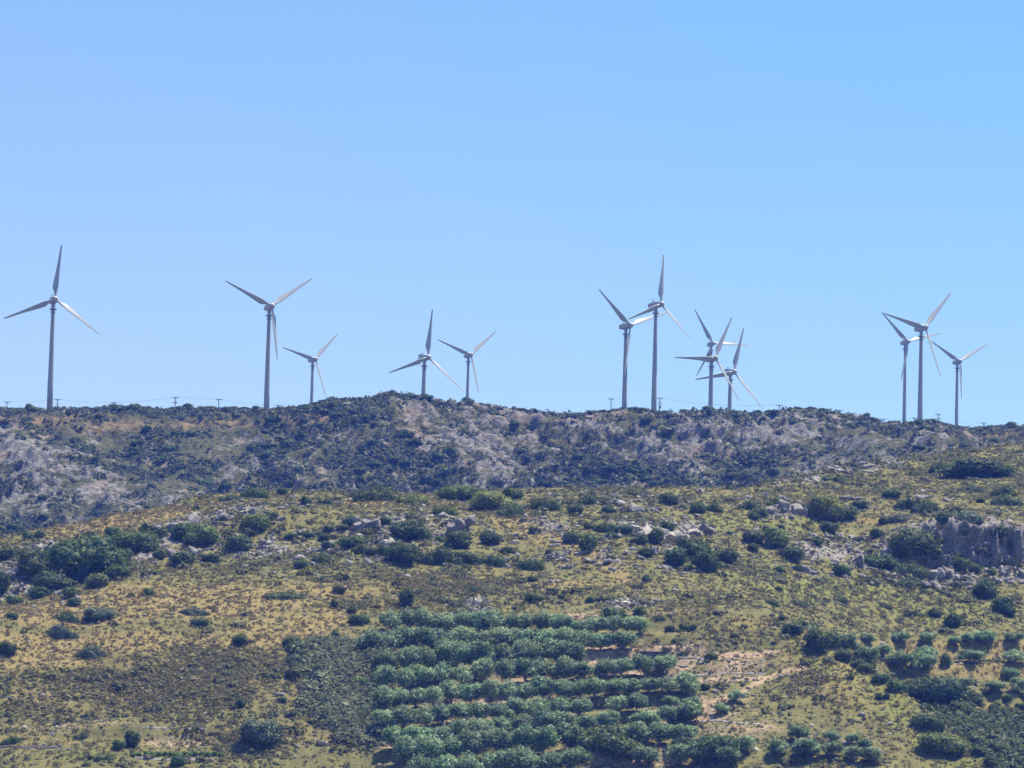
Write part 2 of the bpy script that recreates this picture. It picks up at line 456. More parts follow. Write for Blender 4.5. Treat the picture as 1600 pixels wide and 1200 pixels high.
# ---------------------------------------------------------------- hillside material
m, nt, out = new_mat("hillside_ground"); g = G(nt)
pos = g.n("ShaderNodeNewGeometry").outputs["Position"]
nL = g.noise(.06, 4, .6, pos); nM = g.noise(.35, 5, .65, pos); nS = g.noise(1.6, 5, .7, pos); nF = g.noise(5.0, 3, .6, pos)
j = lambda a, s: g.math('ADD', g.attr(a), g.math('MULTIPLY', g.math('SUBTRACT', nM, .5), s))
c = g.mix(g.smooth(nM, .35, .65), (.132, .122, .043), (.200, .180, .063))
c = g.mix(g.math('MULTIPLY', g.smooth(nS, .5, .68), .7), c, (.110, .103, .052))
c = g.mix(g.smooth(j("green", 1.0), .25, .75), c, g.mix(g.smooth(nS, .35, .65), (.140, .148, .036), (.215, .212, .060)))
c = g.mix(g.smooth(j("brown", 1.0), .35, .85), c, g.mix(g.smooth(nS, .35, .65), (.140, .120, .048), (.225, .180, .074)))
c = g.mix(g.smooth(j("dry", .9), .28, .75), c, g.mix(g.smooth(nS, .3, .7), (.205, .158, .062), (.308, .240, .096)))
c = g.mix(g.smooth(j("soil", 1.2), .35, .8), c, g.mix(g.smooth(nS, .35, .65), (.270, .180, .115), (.460, .350, .240)))
c = g.mix(g.math('MULTIPLY', g.smooth(nF, .56, .66), .45), c, (.105, .098, .050))
rk = g.mix(g.smooth(nS, .35, .68), (.15, .135, .128), (.36, .325, .30))
c = g.mix(g.smooth(g.math('ADD', g.attr("rock"), g.math('MULTIPLY', g.math('SUBTRACT', nS, .5), 1.3)), .42, .62), c, rk)
g.l(g.bsdf(c, .95, .1, g.math('ADD', nS, g.math('MULTIPLY', nF, .5)), .9, .35), out.inputs["Surface"])
GROUND = m
hill_me = grid_mesh("hillside", slice(0, NNEAR))
# bare rock where the rocky bands are rough and steep
gy = np.gradient(Z, axis=1) / np.gradient(DD)[None, :]
steep = np.clip((gy - .55) / .7, 0, 1)
rock_at = np.clip(rmask * (.38 + 1.2 * (rn - .35) + steep * .6), 0, 1)
for nm, A in (("dry", dry), ("green", green), ("soil", soil), ("rock", rock_at), ("brown", brown)):
    add_attr(hill_me, nm, A[:, :NNEAR])
tag(link("hillside", hill_me, mat=GROUND), kind="structure")

m, nt, out = new_mat("ridge_ground"); g = G(nt)
pos = g.n("ShaderNodeNewGeometry").outputs["Position"]
nL = g.noise(.035, 4, .6, pos); nM = g.noise(.16, 5, .65, pos); nS = g.noise(.6, 5, .7, pos)
veg = g.mix(g.smooth(nS, .35, .65), (.060, .072, .030), (.135, .125, .055))
tan = g.mix(g.smooth(nS, .35, .65), (.190, .140, .065), (.310, .225, .120))
c = g.mix(g.smooth(g.math('ADD', g.attr("tan"), g.math('SUBTRACT', nM, .5)), .3, .7), veg, tan)
nF = g.noise(1.6, 4, .7, pos)
rk = g.mix(g.smooth(nS, .38, .62), (.125, .120, .112), (.315, .298, .278))
rk = g.mix(g.math('MULTIPLY', g.smooth(nL, .50, .66), .5), rk, (.36, .24, .16))
rk = g.mix(g.smooth(nF, .52, .66), rk, (.11, .11, .085))
c = g.mix(g.smooth(g.math('ADD', g.attr("rock"), g.math('MULTIPLY', g.math('SUBTRACT', nM, .5), 1.4)), .40, .60), c, rk)
g.l(g.bsdf(c, .95, .1, g.math("ADD", nS, g.math("MULTIPLY", nF, .5)), 1.0, 1.6), out.inputs["Surface"])
RIDGE = m
ridge_me = grid_mesh("ridge", slice(NNEAR - 1, None))
far_z = lambda lst: np.max([q[4] * np.exp(-(((Ug-q[0])/q[2])**2 + ((Vg-q[1]-(q[5] if len(q) > 5 else 0)*(Ug-q[0]))/q[3])**2)) for q in lst], 0)
bare = far_z([(40,690,90,26,.9,.35),(110,740,120,30,1.0,.4),(60,790,110,24,.7,.3),(230,790,60,26,.7),(390,690,40,16,.8),(385,730,50,18,.8),(470,720,35,10,.6),(545,690,30,20,.5),
  (640,655,50,20,1.0),(700,690,90,24,.7),(640,740,60,18,.6),(760,735,60,36,.8),(830,690,60,26,.8,.5),(940,740,60,20,.6,.4),(930,665,60,14,.6),(1020,700,80,22,.6),(1110,700,70,40,.8),(1190,690,70,30,.8),
  (1270,670,60,18,1.0),(1330,690,60,24,.8),(1260,735,60,10,1.0),(1340,720,80,10,1.0),(1440,690,40,20,.7),(1520,690,40,14,.7),(870,740,60,18,.5)])
grassy = far_z([(60,655,100,10,1),(220,665,140,20,1),(330,665,140,22,1),(450,655,80,18,.8),(300,710,80,14,.6),(1390,680,30,10,.6),(960,655,50,7,.5),(1560,680,60,10,.6)])
woods = far_z([(600,720,50,26,.6),(430,740,40,20,.7),(560,755,80,12,.6),(890,715,50,16,.8),(960,735,70,14,.9),(1180,720,60,12,.6),(1150,750,60,12,.6),(700,745,50,14,.6),(860,760,120,10,.7),(1050,755,80,12,.8),(560,650,50,18,.6)])
rockf = np.clip(.12 + bare * np.interp(Ug, [0, 350, 850, 1000, 1280, 1400], [.38, .37, .36, .29, .29, .35]) - grassy * .30 - woods * .35 + (fbm(X / 7, Y / 7, 95, 4) - .5) * .8 + (g3 - .5) * .7 + crag * (g2 - .5) * 1.0 + np.clip(gy - .5, -.4, .8) * .2
   - sstep(1722, 1736, Y) * .10, 0, 1)
tanf = np.clip(.05 + grassy * .62 + (fbm(X/30, Y/30, 97, 2) - .5) * .6, 0, 1)
add_attr(ridge_me, "rock", rockf[:, NNEAR - 1:]); add_attr(ridge_me, "tan", tanf[:, NNEAR - 1:])
tag(link("ridge", ridge_me, mat=RIDGE), kind="structure")
gp = raw_mesh("ground", [(-6000,-600,-16),(6000,-600,-16),(6000,6900,-16),(-6000,6900,-16)], [(0,1,2,3)])
tag(link("ground", gp, mat=plain("valley_floor", (.16,.14,.07), .95, .1, .3, .05)), kind="structure")

# ------------------------------------------------------------------ foliage
def leaf_quads(c, nrm, size, jitter=.8):
    n = len(c)
    nr = nrm + rng.normal(0, jitter, (n, 3)); nr /= np.linalg.norm(nr, axis=1)[:, None] + 1e-9
    a = np.cross(nr, rng.normal(0, 1, (n, 3))); a /= np.linalg.norm(a, axis=1)[:, None] + 1e-9
    b = np.cross(nr, a)
    s = (size * rng.uniform(.6, 1.4, n))[:, None]
    k = rng.uniform(.45, .8, n)[:, None]
    v = np.stack([c - a * s, c - b * s * k, c + a * s, c + b * s * k], 1)
    return v.reshape(-1, 3)

def crown_mesh(name, mat, seed, n=1100, lobes=9, leaf=.045, spread=.62, flat=1.0, mat_like=False):
    """unit crown: about 1 wide, 1 tall, standing on z = 0; many leaf clumps on a cluster of lobes round a leafy heart"""
    r = np.random.default_rng(seed)
    cs = [(0, 0, .5, .36)]
    for k in range(lobes):
        an = r.uniform(0, 2*math.pi); el = r.uniform(-.35, 1.0)
        rad = r.uniform(.12, .28)
        q = spread * .5 * r.uniform(.6, 1.0)
        cs.append((q*math.cos(an)*math.cos(el)*1.05, q*math.sin(an)*math.cos(el)*1.05, .45 + .36*math.sin(el)*flat, rad))
    if mat_like:                                  # a low spreading mat: many small humps side by side, uneven along its length
        cs = [(x + r.uniform(-.03, .03), r.uniform(-.22, .22) * (1 - abs(x)), r.uniform(.03, .16) * (1.15 - 1.4 * abs(x)), r.uniform(.11, .21) * (1.1 - .8 * abs(x))) for x in np.linspace(-.4, .4, lobes)]
    cs = np.array(cs)
    w = cs[:, 3] ** 2; w = w / w.sum()
    pick = r.choice(len(cs), n * 3, p=w)
    d = r.normal(0, 1, (n*3, 3)); d /= np.linalg.norm(d, axis=1)[:, None]
    rr = cs[pick, 3] * (1 + r.normal(.03, .18, n*3))
    p = cs[pick, :3] + d * rr[:, None]
    # keep what lies on the outside of the cluster
    dist = np.linalg.norm(p[:, None, :] - cs[None, :, :3], axis=2) / cs[None, :, 3]
    dist[np.arange(len(p)), pick] = 2
    ok = (dist.min(1) > .86) & (p[:, 2] > -.02)
    p = p[ok][:n]; d = d[ok][:n]; pk = pick[ok][:n]
    v = leaf_quads(p, d, leaf, .5)
    f = np.arange(len(v)).reshape(-1, 4)
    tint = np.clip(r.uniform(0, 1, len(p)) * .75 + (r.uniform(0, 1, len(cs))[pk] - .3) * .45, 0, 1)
    # leafy heart so the crown is not hollow
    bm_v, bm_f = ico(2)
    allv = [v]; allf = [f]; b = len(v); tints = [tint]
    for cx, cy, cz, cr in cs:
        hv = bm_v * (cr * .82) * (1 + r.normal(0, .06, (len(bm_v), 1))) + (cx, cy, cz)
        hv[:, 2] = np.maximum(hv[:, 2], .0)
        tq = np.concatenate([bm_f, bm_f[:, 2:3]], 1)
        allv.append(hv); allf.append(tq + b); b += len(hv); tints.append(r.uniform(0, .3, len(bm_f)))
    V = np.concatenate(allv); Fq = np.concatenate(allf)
    # triangles are kept as triangles
    me = bpy.data.meshes.new(name)
    me.vertices.add(len(V)); me.vertices.foreach_set("co", V.astype(np.float32).ravel())
    nq = len(f); nt_ = len(Fq) - nq
    loops = np.concatenate([Fq[:nq].ravel(), Fq[nq:, :3].ravel()]).astype(np.int32)
    tot = np.concatenate([np.full(nq, 4), np.full(nt_, 3)]).astype(np.int32)
    st = np.concatenate([[0], np.cumsum(tot)[:-1]]).astype(np.int32)
    me.loops.add(len(loops)); me.loops.foreach_set("vertex_index", loops)
    me.polygons.add(len(tot)); me.polygons.foreach_set("loop_start", st); me.polygons.foreach_set("loop_total", tot)
    me.update(calc_edges=True)
    add_attr(me, "tint", np.concatenate(tints), 'FACE')
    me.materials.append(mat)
    return me

_ico = {}
def ico(n):
    if n not in _ico:
        import bmesh
        b = bmesh.new(); bmesh.ops.create_icosphere(b, subdivisions=n, radius=1)
        b.verts.index_update()
        _ico[n] = (np.array([v.co[:] for v in b.verts]), np.array([[v.index for v in q.verts] for q in b.faces]))
        b.free()
    return _ico[n]

BUSH = {}
def bush_mesh(tone, k):
    if (tone, k) not in BUSH:
        BUSH[tone, k] = crown_mesh("bush_foliage", LEAF[tone], 100 + 17*k + sum(map(ord, tone)), n=900 if k < 4 else 1700,
                                   lobes=(7, 9, 11, 8, 16, 20)[k], leaf=(.05 if k < 4 else .034), spread=(.66, .72, .6, .76, .8, .84)[k])
    return BUSH[tone, k]

def mat_mesh(tone, k):
    if (tone, 'm', k) not in BUSH:
        BUSH[tone, 'm', k] = crown_mesh("mat_foliage", LEAF[tone], 900 + 13*k + sum(map(ord, tone)), n=1900, lobes=(11, 15, 13)[k], leaf=.022, mat_like=True)
    return BUSH[tone, 'm', k]

SINK = .12
def put_bush(name, u, v, w, h, tone, k=None, label=None, cat="bush", group=None, mesh=None, lo=0, hi=None):
    """w, h in photo pixels, v its foot"""
    p = land_at(u, v, lo, hi)
    if p is None: return None
    s = p.y / F
    k = random.randrange(4) if k is None else k
    if w > 44 and k < 4: k = 4 + random.randrange(2)
    low = mesh is None and h < w * .46
    o = link(name, mesh or (mat_mesh(tone, random.randrange(3)) if low else bush_mesh(tone, k)))
    W = w * s * 1.12; H = h * s * (1.4 if low else 1.15)
    o.location = p + Vector((0, W * .25, -H * SINK))
    o.scale = (W, W * .8, H * 3.0) if low else (W, max(min(W, H * 1.6), W * .6), H * 1.1)
    o.rotation_euler = (0, 0, random.uniform(-.25, .25) if low else random.uniform(-.6, .6) + random.choice((0, math.pi)))
    tag(o, label, cat, group)
    return o

# ------------------------------------------------------------------ rocks
def rock_mesh(name, seed, mat, sub=4, jag=.3, slab=0.0, parts=7):
    """an outcrop: several split, flat-faced blocks leaning together"""
    r = np.random.default_rng(seed)
    vs, fs, b = [], [], 0
    for q in range(parts):
        v, f = ico(sub); v = v.copy()
        for k in range(13):
            n = r.normal(0, 1, 3); n /= np.linalg.norm(n)
            s = v @ n
            v -= np.outer(np.maximum(s - r.uniform(.30, .75), 0), n)
        e = fbm(v[:, 0]*2.6 + seed + q*9, v[:, 1]*2.6 + v[:, 2]*2.1, seed + q, 4, True) - .5
        v *= (1 + jag * e)[:, None]
        big = 1.0 if q == 0 else r.uniform(.3, .62)
        off = np.zeros(3) if q == 0 else np.array([r.uniform(-.8, .8), r.uniform(-.6, .2), r.uniform(-.4, .3)])
        v = v * (big * np.array([.75, .75, r.uniform(.7, 1.0)])) + off
        v[:, 2] += slab * v[:, 0]
        vs.append(v); fs.append(f + b); b += len(v)
    v = np.concatenate(vs); v[:, :2] *= .5; v[:, 2] *= .5
    me = raw_mesh(name, v, quads=np.concatenate(fs))
    me.materials.append(mat)
    return me
ROCKS = [rock_mesh("boulder_stone", 300 + k, ROCK, 3, jag=.6, slab=(-.35, .3, 0, .15, -.2, .4)[k]) for k in range(6)]
PALES = [rock_mesh("boulder_stone", 320 + k, PALE, 3, jag=.6, slab=(-.3, .2, 0)[k]) for k in range(3)]

def put_rock(u, v, w, h, k=None, pale=False, label=None, group=None, name="boulder"):
    p = land_at(u, v)
    if p is None: return None
    s = p.y / F
    pool = PALES if pale else ROCKS
    o = link(name, pool[random.randrange(len(pool)) if k is None else k % len(pool)])
    W = w * s * 1.15; H = h * s * 1.6
    o.scale = (W, max(W * .6, min(W, H)), H)
    o.location = p + Vector((0, W * .15, H * .12))
    o.rotation_euler = (random.uniform(-.25, .25), random.uniform(-.15, .15), random.uniform(-.4, .4) + random.choice((0, math.pi)))
    tag(o, label, "boulder" if name == "boulder" else "rock", group)
    return o

ORD = ['first','second','third','fourth','fifth','sixth','seventh','eighth','ninth','tenth','eleventh','twelfth','thirteenth','fourteenth','fifteenth',
  'sixteenth','seventeenth','eighteenth','nineteenth','twentieth','twenty-first','twenty-second','twenty-third','twenty-fourth','twenty-fifth','twenty-sixth','twenty-seventh','twenty-eighth']

# ------------------------------------------------------------------ OLIVE TREES
def olive_trunk(seed):
    r = random.Random(seed); b = MB()
    b.tube((0,0,-.25), (r.uniform(-.03,.03), 0, .2), .05, .038, 8)
    for k in range(3):
        an = k*2.1 + r.uniform(0, 1)
        p = Vector((.13*math.cos(an), .13*math.sin(an), .42))
        b.tube((0,0,.17), p, .032, .02, 6)
        b.tube(p, p + Vector((.12*math.cos(an+.5), .12*math.sin(an+.5), .2)), .02, .008, 6)
    return b.mesh("olive_trunk")
TRUNKS = [olive_trunk(k) for k in range(3)]
for t in TRUNKS: t.materials.append(BARK)
OLIVES = [crown_mesh("olive_crown", LEAF['olive'], 500 + k, n=1500, lobes=(7, 8, 6, 9, 8, 7)[k], leaf=.038, spread=.8) for k in range(6)]

def put_olive(u, v, w, h, label, group):
    p = land_at(u, v)
    if p is None: return
    s = p.y / F
    root = link("olive_tree", None); root.empty_display_size = .5
    root.location = p
    root.rotation_euler = (0, 0, random.uniform(0, 6.28))
    W = w * s * (1.10 if u < 1310 else 1.05); H = h * s * (1.22 if u < 830 else 1.22 - .25 * min(1, (u - 830) / 100)) * (.95 if u > 1310 else 1)
    root.scale = (W, W * random.uniform(.85, 1.05), H)
    tag(root, label, "olive tree", group)
    link("trunk", random.choice(TRUNKS), root)
    c = link("crown", random.choice(OLIVES), root)
    c.location = (0, 0, .10)

rows = [  # one row per terrace, from the top of the grove: (row, from u, to u, step, width, height)
  (1, 612, 1005, 23, 32, 27), (2, 580, 990, 30, 38, 28), (3, 606, 922, 29, 38, 32), (4, 600, 1045, 31, 40, 31),
  (5, 596, 1082, 28, 37, 29), (6, 602, 1010, 30, 38, 29), (7, 618, 1085, 33, 41, 31), (8, 634, 1085, 36, 44, 34), (9, 655, 1135, 40, 46, 34)]
gaps = {(8, 946), (9, 946)}
for r, u0, u1, st, w, h in rows:
    us = np.arange(u0, u1 + 1, st)
    n = len(us); spots = []
    for q, u in enumerate(us):
        if r >= 8 and 905 < u < 990: continue
        if r in (6, 7) and u > 900 and q % 4 == 3: continue
        uu_ = u + random.uniform(-4, 4)
        spots.append((uu_, float(row_v(r, uu_)) + random.uniform(-3, 2)))
    for q, (a, b) in enumerate(spots):
        k = random.uniform(.85, 1.16)
        place = "at the left end" if q == 0 else "at the right end" if q == len(spots) - 1 else ORD[q] + " from the left"
        put_olive(a, b, w * k, h * random.uniform(.9, 1.15), f"silvery green olive tree {place} of the {ORD[r-1]} grove row from the top" if r < 9 else
                  f"silvery green olive tree {place} of the lowest grove row", "olive trees in rows on the terraced grove")
for lst, where, grp in (
   ([(1078,1092,32,30),(1080,1113,28,24),(1150,1097,24,20),(1126,1116,20,18),(1063,1123,24,18),(1047,1105,24,18)], "beside the dirt path", "olive trees beside the dirt path"),
   ([(1070,1176,34,26),(1167,1176,32,26),(1216,1182,32,26),(1262,1184,40,28),(1298,1184,34,26),(1330,1190,36,26),(1364,1194,40,28)], "in the bottom right row", "olive trees along the bottom right"),
   ([(1248,1158,28,24),(1299,1160,24,20),(1331,1163,22,18),(1352,1172,26,18)], "in the short row above bottom right", "olive trees in the short row below the spur"),
   ([(1356,1006,26,18),(1406,1006,26,20),(1450,1007,28,20),(1490,1008,20,14),(1514,1006,24,18),(1538,1007,34,22),(1586,1006,28,18)], "on the upper right terrace", "olive trees on the upper right terrace"),
   ([(1321,1022,40,32),(1356,1037,36,28),(1380,1028,32,22),(1405,1045,40,30),(1442,1050,40,30),(1447,1030,34,22),(1516,1035,38,20),(1586,1038,40,24)], "on the middle right terrace", "olive trees on the middle right terrace"),
   ([(1504,1078,36,20),(1555,1082,34,18),(1592,1084,28,26),(1578,1062,36,20)], "on the lower right terrace", "olive trees on the lower right terrace")):
    for q, (u, v, w, h) in enumerate(sorted(lst)):
        put_olive(u, v, w, h, f"dark green olive tree {where}, {ORD[q]} from the left", grp)

# ------------------------------------------------------------------ BUSHES one can point at
bush_zones = [
 ("in the oak thicket at left", "bushes of the oak thicket at the left", [
  (52,905,58,45,'dark'),(133,908,95,60,'dark'),(94,880,40,30,'dark'),(210,868,70,36,'dark'),(238,842,44,24,'dark'),(175,840,30,16,'dark'),(84,925,52,32,'mid'),
  (60,935,35,20,'dark'),(2,930,26,36,'dark'),(12,875,36,22,'dark'),(150,918,42,22,'mid'),(182,905,42,24,'dark'),(190,884,36,26,'dark'),(20,945,30,14,'dark')]),
 ("above the left oak thicket", "small bushes on the left skyline", [(42,845,18,14,'dark'),(61,843,18,14,'dark'),(110,935,26,17,'bright')]),
 ("on the golden left slope", "bushes on the golden grass slope", [
  (153,972,46,22,'grey'),(93,1000,52,20,'grey'),(145,1030,44,18,'grey'),(10,1024,30,20,'dark'),(114,948,24,13,'mid'),(102,973,40,15,'mid'),(18,967,20,10,'mid'),
  (231,931,18,12,'dark'),(312,978,26,13,'mid'),(301,962,44,11,'grey'),(376,1010,26,18,'dark')]),
 ("near the pale bottom left wall", "bushes at the bottom left", [(205,1168,26,25,'dark'),(184,1172,20,15,'dark'),(278,1198,22,20,'dark'),(408,1166,58,40,'grey'),(130,1155,26,10,'mid'),(20,1165,36,12,'dark'),(160,1190,30,10,'dark')]),
 ("among the left outcrop", "bushes among the left outcrop", [
  (286,843,38,26,'dark'),(315,852,46,32,'bright'),(369,862,42,24,'mid'),(399,829,45,26,'bright'),(387,838,22,13,'dark'),(284,886,42,24,'dark'),(249,874,22,16,'dark'),(419,815,36,17,'mid'),(330,880,30,14,'mid')]),
 ("on the left hill crest", "bushes along the left crest", [
  (399,778,40,14,'mid'),(440,773,20,10,'dark'),(477,789,18,13,'dark'),(505,788,20,9,'dark'),(588,784,66,22,'mid'),(642,788,60,14,'bright'),(553,777,30,9,'mid'),(360,783,30,9,'mid')]),
 ("in the long yellowish crest mat", "yellowish mat bushes on the crest", [(722,783,60,21,'bright'),(764,797,56,24,'bright'),(800,808,40,17,'mid'),(693,806,42,14,'bright')]),
 ("in the rocks below the central crest", "bushes of the scrubby middle", [
  (639,847,46,34,'dark'),(548,858,42,20,'dark'),(632,882,50,30,'dark'),(688,886,72,26,'dark'),(713,857,42,25,'mid'),(767,852,36,20,'mid'),(758,884,50,18,'dark'),(828,892,44,17,'dark'),(560,830,22,12,'mid'),(505,880,34,14,'mid'),(602,870,28,16,'dark')]),
 ("on the slope above the grove", "bushes above the olive grove", [
  (450,938,68,13,'mid'),(529,928,18,15,'mid'),(562,976,34,18,'dark'),(524,1000,14,16,'dark'),(551,958,15,11,'dark'),(522,950,12,12,'dark'),(835,941,28,15,'dark'),
  (862,929,20,10,'mid'),(933,942,38,12,'dark'),(958,970,42,20,'dark'),(1000,963,22,14,'dark'),(833,909,18,10,'dark'),(877,936,12,8,'dark'),(700,945,30,9,'mid'),(740,925,26,8,'mid')]),
 ("on the crest right of the mat", "bushes in the middle of the crest", [
  (800,781,34,18,'dark'),(852,798,46,18,'dark'),(899,803,24,14,'dark'),(924,789,34,13,'mid'),(950,802,20,12,'dark'),(1046,789,32,21,'dark'),(1091,803,24,19,'bright'),(1115,801,30,13,'dark'),(1172,799,36,14,'dark'),(985,775,26,8,'mid')]),
 ("round the pale slab outcrop", "bushes round the slab outcrop", [
  (945,833,44,15,'dark'),(975,835,24,15,'dark'),(919,864,28,30,'dark'),(892,850,22,20,'mid'),(1003,851,18,15,'dark'),(1025,850,26,25,'dark'),(1042,838,20,22,'dark'),(1007,871,28,17,'dark'),
  (1056,886,38,29,'dark'),(1081,872,46,32,'dark'),(1104,895,38,38,'dark'),(1135,881,36,22,'mid'),(1009,911,14,12,'dark')]),
 ("on the slope right of the slab outcrop", "bushes on the grassy right slope", [
  (1176,849,34,21,'mid'),(1213,856,38,28,'bright'),(1236,876,36,23,'mid'),(1246,893,16,12,'dark'),(1287,814,46,40,'bright'),(1323,813,42,22,'dark'),(1346,796,28,14,'mid'),(1296,833,30,17,'dark'),(1316,899,30,19,'dark')]),
 ("high on the right slope", "bushes high on the right slope", [
  (1473,738,38,13,'dark'),(1529,748,88,27,'dark'),(1394,779,30,15,'dark'),(1519,769,36,11,'mid'),(1571,777,42,15,'dark'),(1576,791,46,15,'mid'),(1533,786,14,9,'dark'),(1421,797,42,17,'dark'),(1449,801,40,15,'mid'),(1300,752,36,8,'dark')]),
 ("around the grey right cliff", "bushes of the right cliff", [
  (1478,817,30,20,'dark'),(1380,820,14,11,'dark'),(1411,816,52,11,'grey'),(1514,813,46,12,'grey'),(1370,841,20,15,'dark'),(1566,842,36,25,'dark'),(1425,880,72,52,'dark'),(1377,893,46,27,'dark'),
  (1428,906,58,23,'mid'),(1490,882,30,19,'mid'),(1502,894,28,22,'dark'),(1524,898,22,17,'dark'),(1549,899,15,10,'mid'),(1359,914,28,12,'mid'),(1470,852,28,17,'dark'),(1536,870,24,14,'mid'),(1582,862,24,15,'dark'),(1503,838,20,10,'mid'),(1546,834,26,11,'dark'),(1455,868,32,22,'dark'),(1428,919,46,14,'mid')]),
 ("on the pasture below the cliff", "bushes of the green pasture", [
  (1540,937,34,30,'dark'),(1566,957,38,28,'dark'),(1578,964,20,15,'dark'),(1488,981,27,25,'dark'),(1461,964,24,13,'dark'),(1428,963,14,9,'dark'),(1217,923,13,7,'dark'),(1222,969,13,8,'dark'),(1246,947,36,8,'mid'),(1205,946,20,8,'mid'),(1310,940,30,8,'mid'),(1380,950,26,8,'mid')]),
 ("in the gully right of the spur", "bushes of the gully behind the spur", [
  (1240,992,32,18,'mid'),(1278,1020,42,34,'dark'),(1296,1012,36,24,'dark'),(1318,1033,30,16,'mid'),(1352,1052,28,14,'mid'),(1378,1068,30,15,'dark'),(1402,1082,32,18,'dark'),(1440,1096,46,36,'dark'),(1474,1106,62,46,'dark'),(1500,1118,36,26,'dark'),(1340,1046,26,14,'mid'),(1478,1044,16,26,'dark')]),
 ("on the smooth flank of the spur", "bushes on the flank of the spur", [(1445,1140,40,26,'mid'),(1470,1182,62,34,'bright'),(1466,1146,16,22,'mid'),(1386,1092,10,9,'dark'),(1330,1062,10,8,'dark'),(1374,1094,12,9,'dark')]),
 ("around the stone hut", "bushes beside the stone hut", [(1068,986,18,11,'dark'),(1047,988,15,11,'dark'),(1083,985,14,10,'dark'),(1060,1006,24,9,'dark'),(1067,1027,20,9,'dark'),(1112,1030,20,10,'mid'),(1102,1078,18,10,'dark'),(1030,972,24,10,'mid')]),
 ("among the lowest olives", "big dark bushes among the lowest olives", [(946,1186,78,50,'dark'),(1123,1194,66,44,'dark'),(880,1112,46,24,'bright')]),
 ("in the hollow left of the grove", "bushes standing out of the brushy hollow", [(495,1056,27,19,'dark'),(559,1080,36,22,'bright'),(452,1010,26,12,'mid'),(507,1010,30,14,'mid'),(440,1098,18,9,'dark'),(375,1105,16,12,'dark')]),
]
TONE = {'dark': 'dark green', 'mid': 'dull green', 'bright': 'bright green', 'grey': 'grey green'}
done = set()
for where, grp, lst in bush_zones:
    for q, (u, v, w, h, tone) in enumerate(sorted(lst)):
        full = bush_mesh(tone, 5) if (tone == 'bright' and 715 < u < 770 and v < 800) or w > 85 else None
        size = "big" if w > 50 else "low" if h < w * .42 else "rounded" if w > 24 else "small"
        put_bush("bush", u, v, w, h * (1.15 if full else 1), tone, mesh=full, label=f"{size} {TONE[tone]} bush {where}, {ORD[q]} from left", group=grp)
t = put_bush("bush", 635, 949, 24, 29, 'dark', 0, "upright sparse dark bush standing alone above the olive grove", "bush")

# bushes nothing tells apart, patch by patch
def scatter_bushes(n, du, dv, wr, hr, tones, label, grp, name="shrub", wgt=None):
    for _ in range(n):
        u = random.uniform(*du); v = random.uniform(*dv)
        if wgt and not wgt(u, v): continue
        w = random.uniform(*wr)
        put_bush(name, u, v, w, w * random.uniform(*hr), random.choice(tones), label=label, cat="shrub", group=grp)
scatter_bushes(34, (455, 605), (1000, 1160), (20, 34), (.45, .7), ['grey','mid','mid','grey'], "low grey green shrub crowded in the brushy hollow left of the grove", "crowded shrubs in the brushy hollow",
   wgt=lambda u, v: u > 455 + max(0, v - 1080) * 1.1 and u < 585 + max(0, v - 1120)*.2)
scatter_bushes(40, (1490, 1605), (1085, 1200), (14, 26), (.5, .75), ['mid','mid','dark'], "green shrub crowded in the bottom right gully", "crowded shrubs in the right gully", wgt=lambda u, v: v < 1085 + (u - 1430) * 1.0)
scatter_bushes(34, (440, 860), (820, 895), (12, 24), (.45, .7), ['dark','mid','mid'], "small shrub scattered among rocks below the crest", "small shrubs among rocks")
scatter_bushes(30, (880, 1340), (790, 905), (10, 20), (.45, .7), ['dark','mid','bright'], "small shrub scattered on the stony right slope", "small shrubs on the stony right slope")

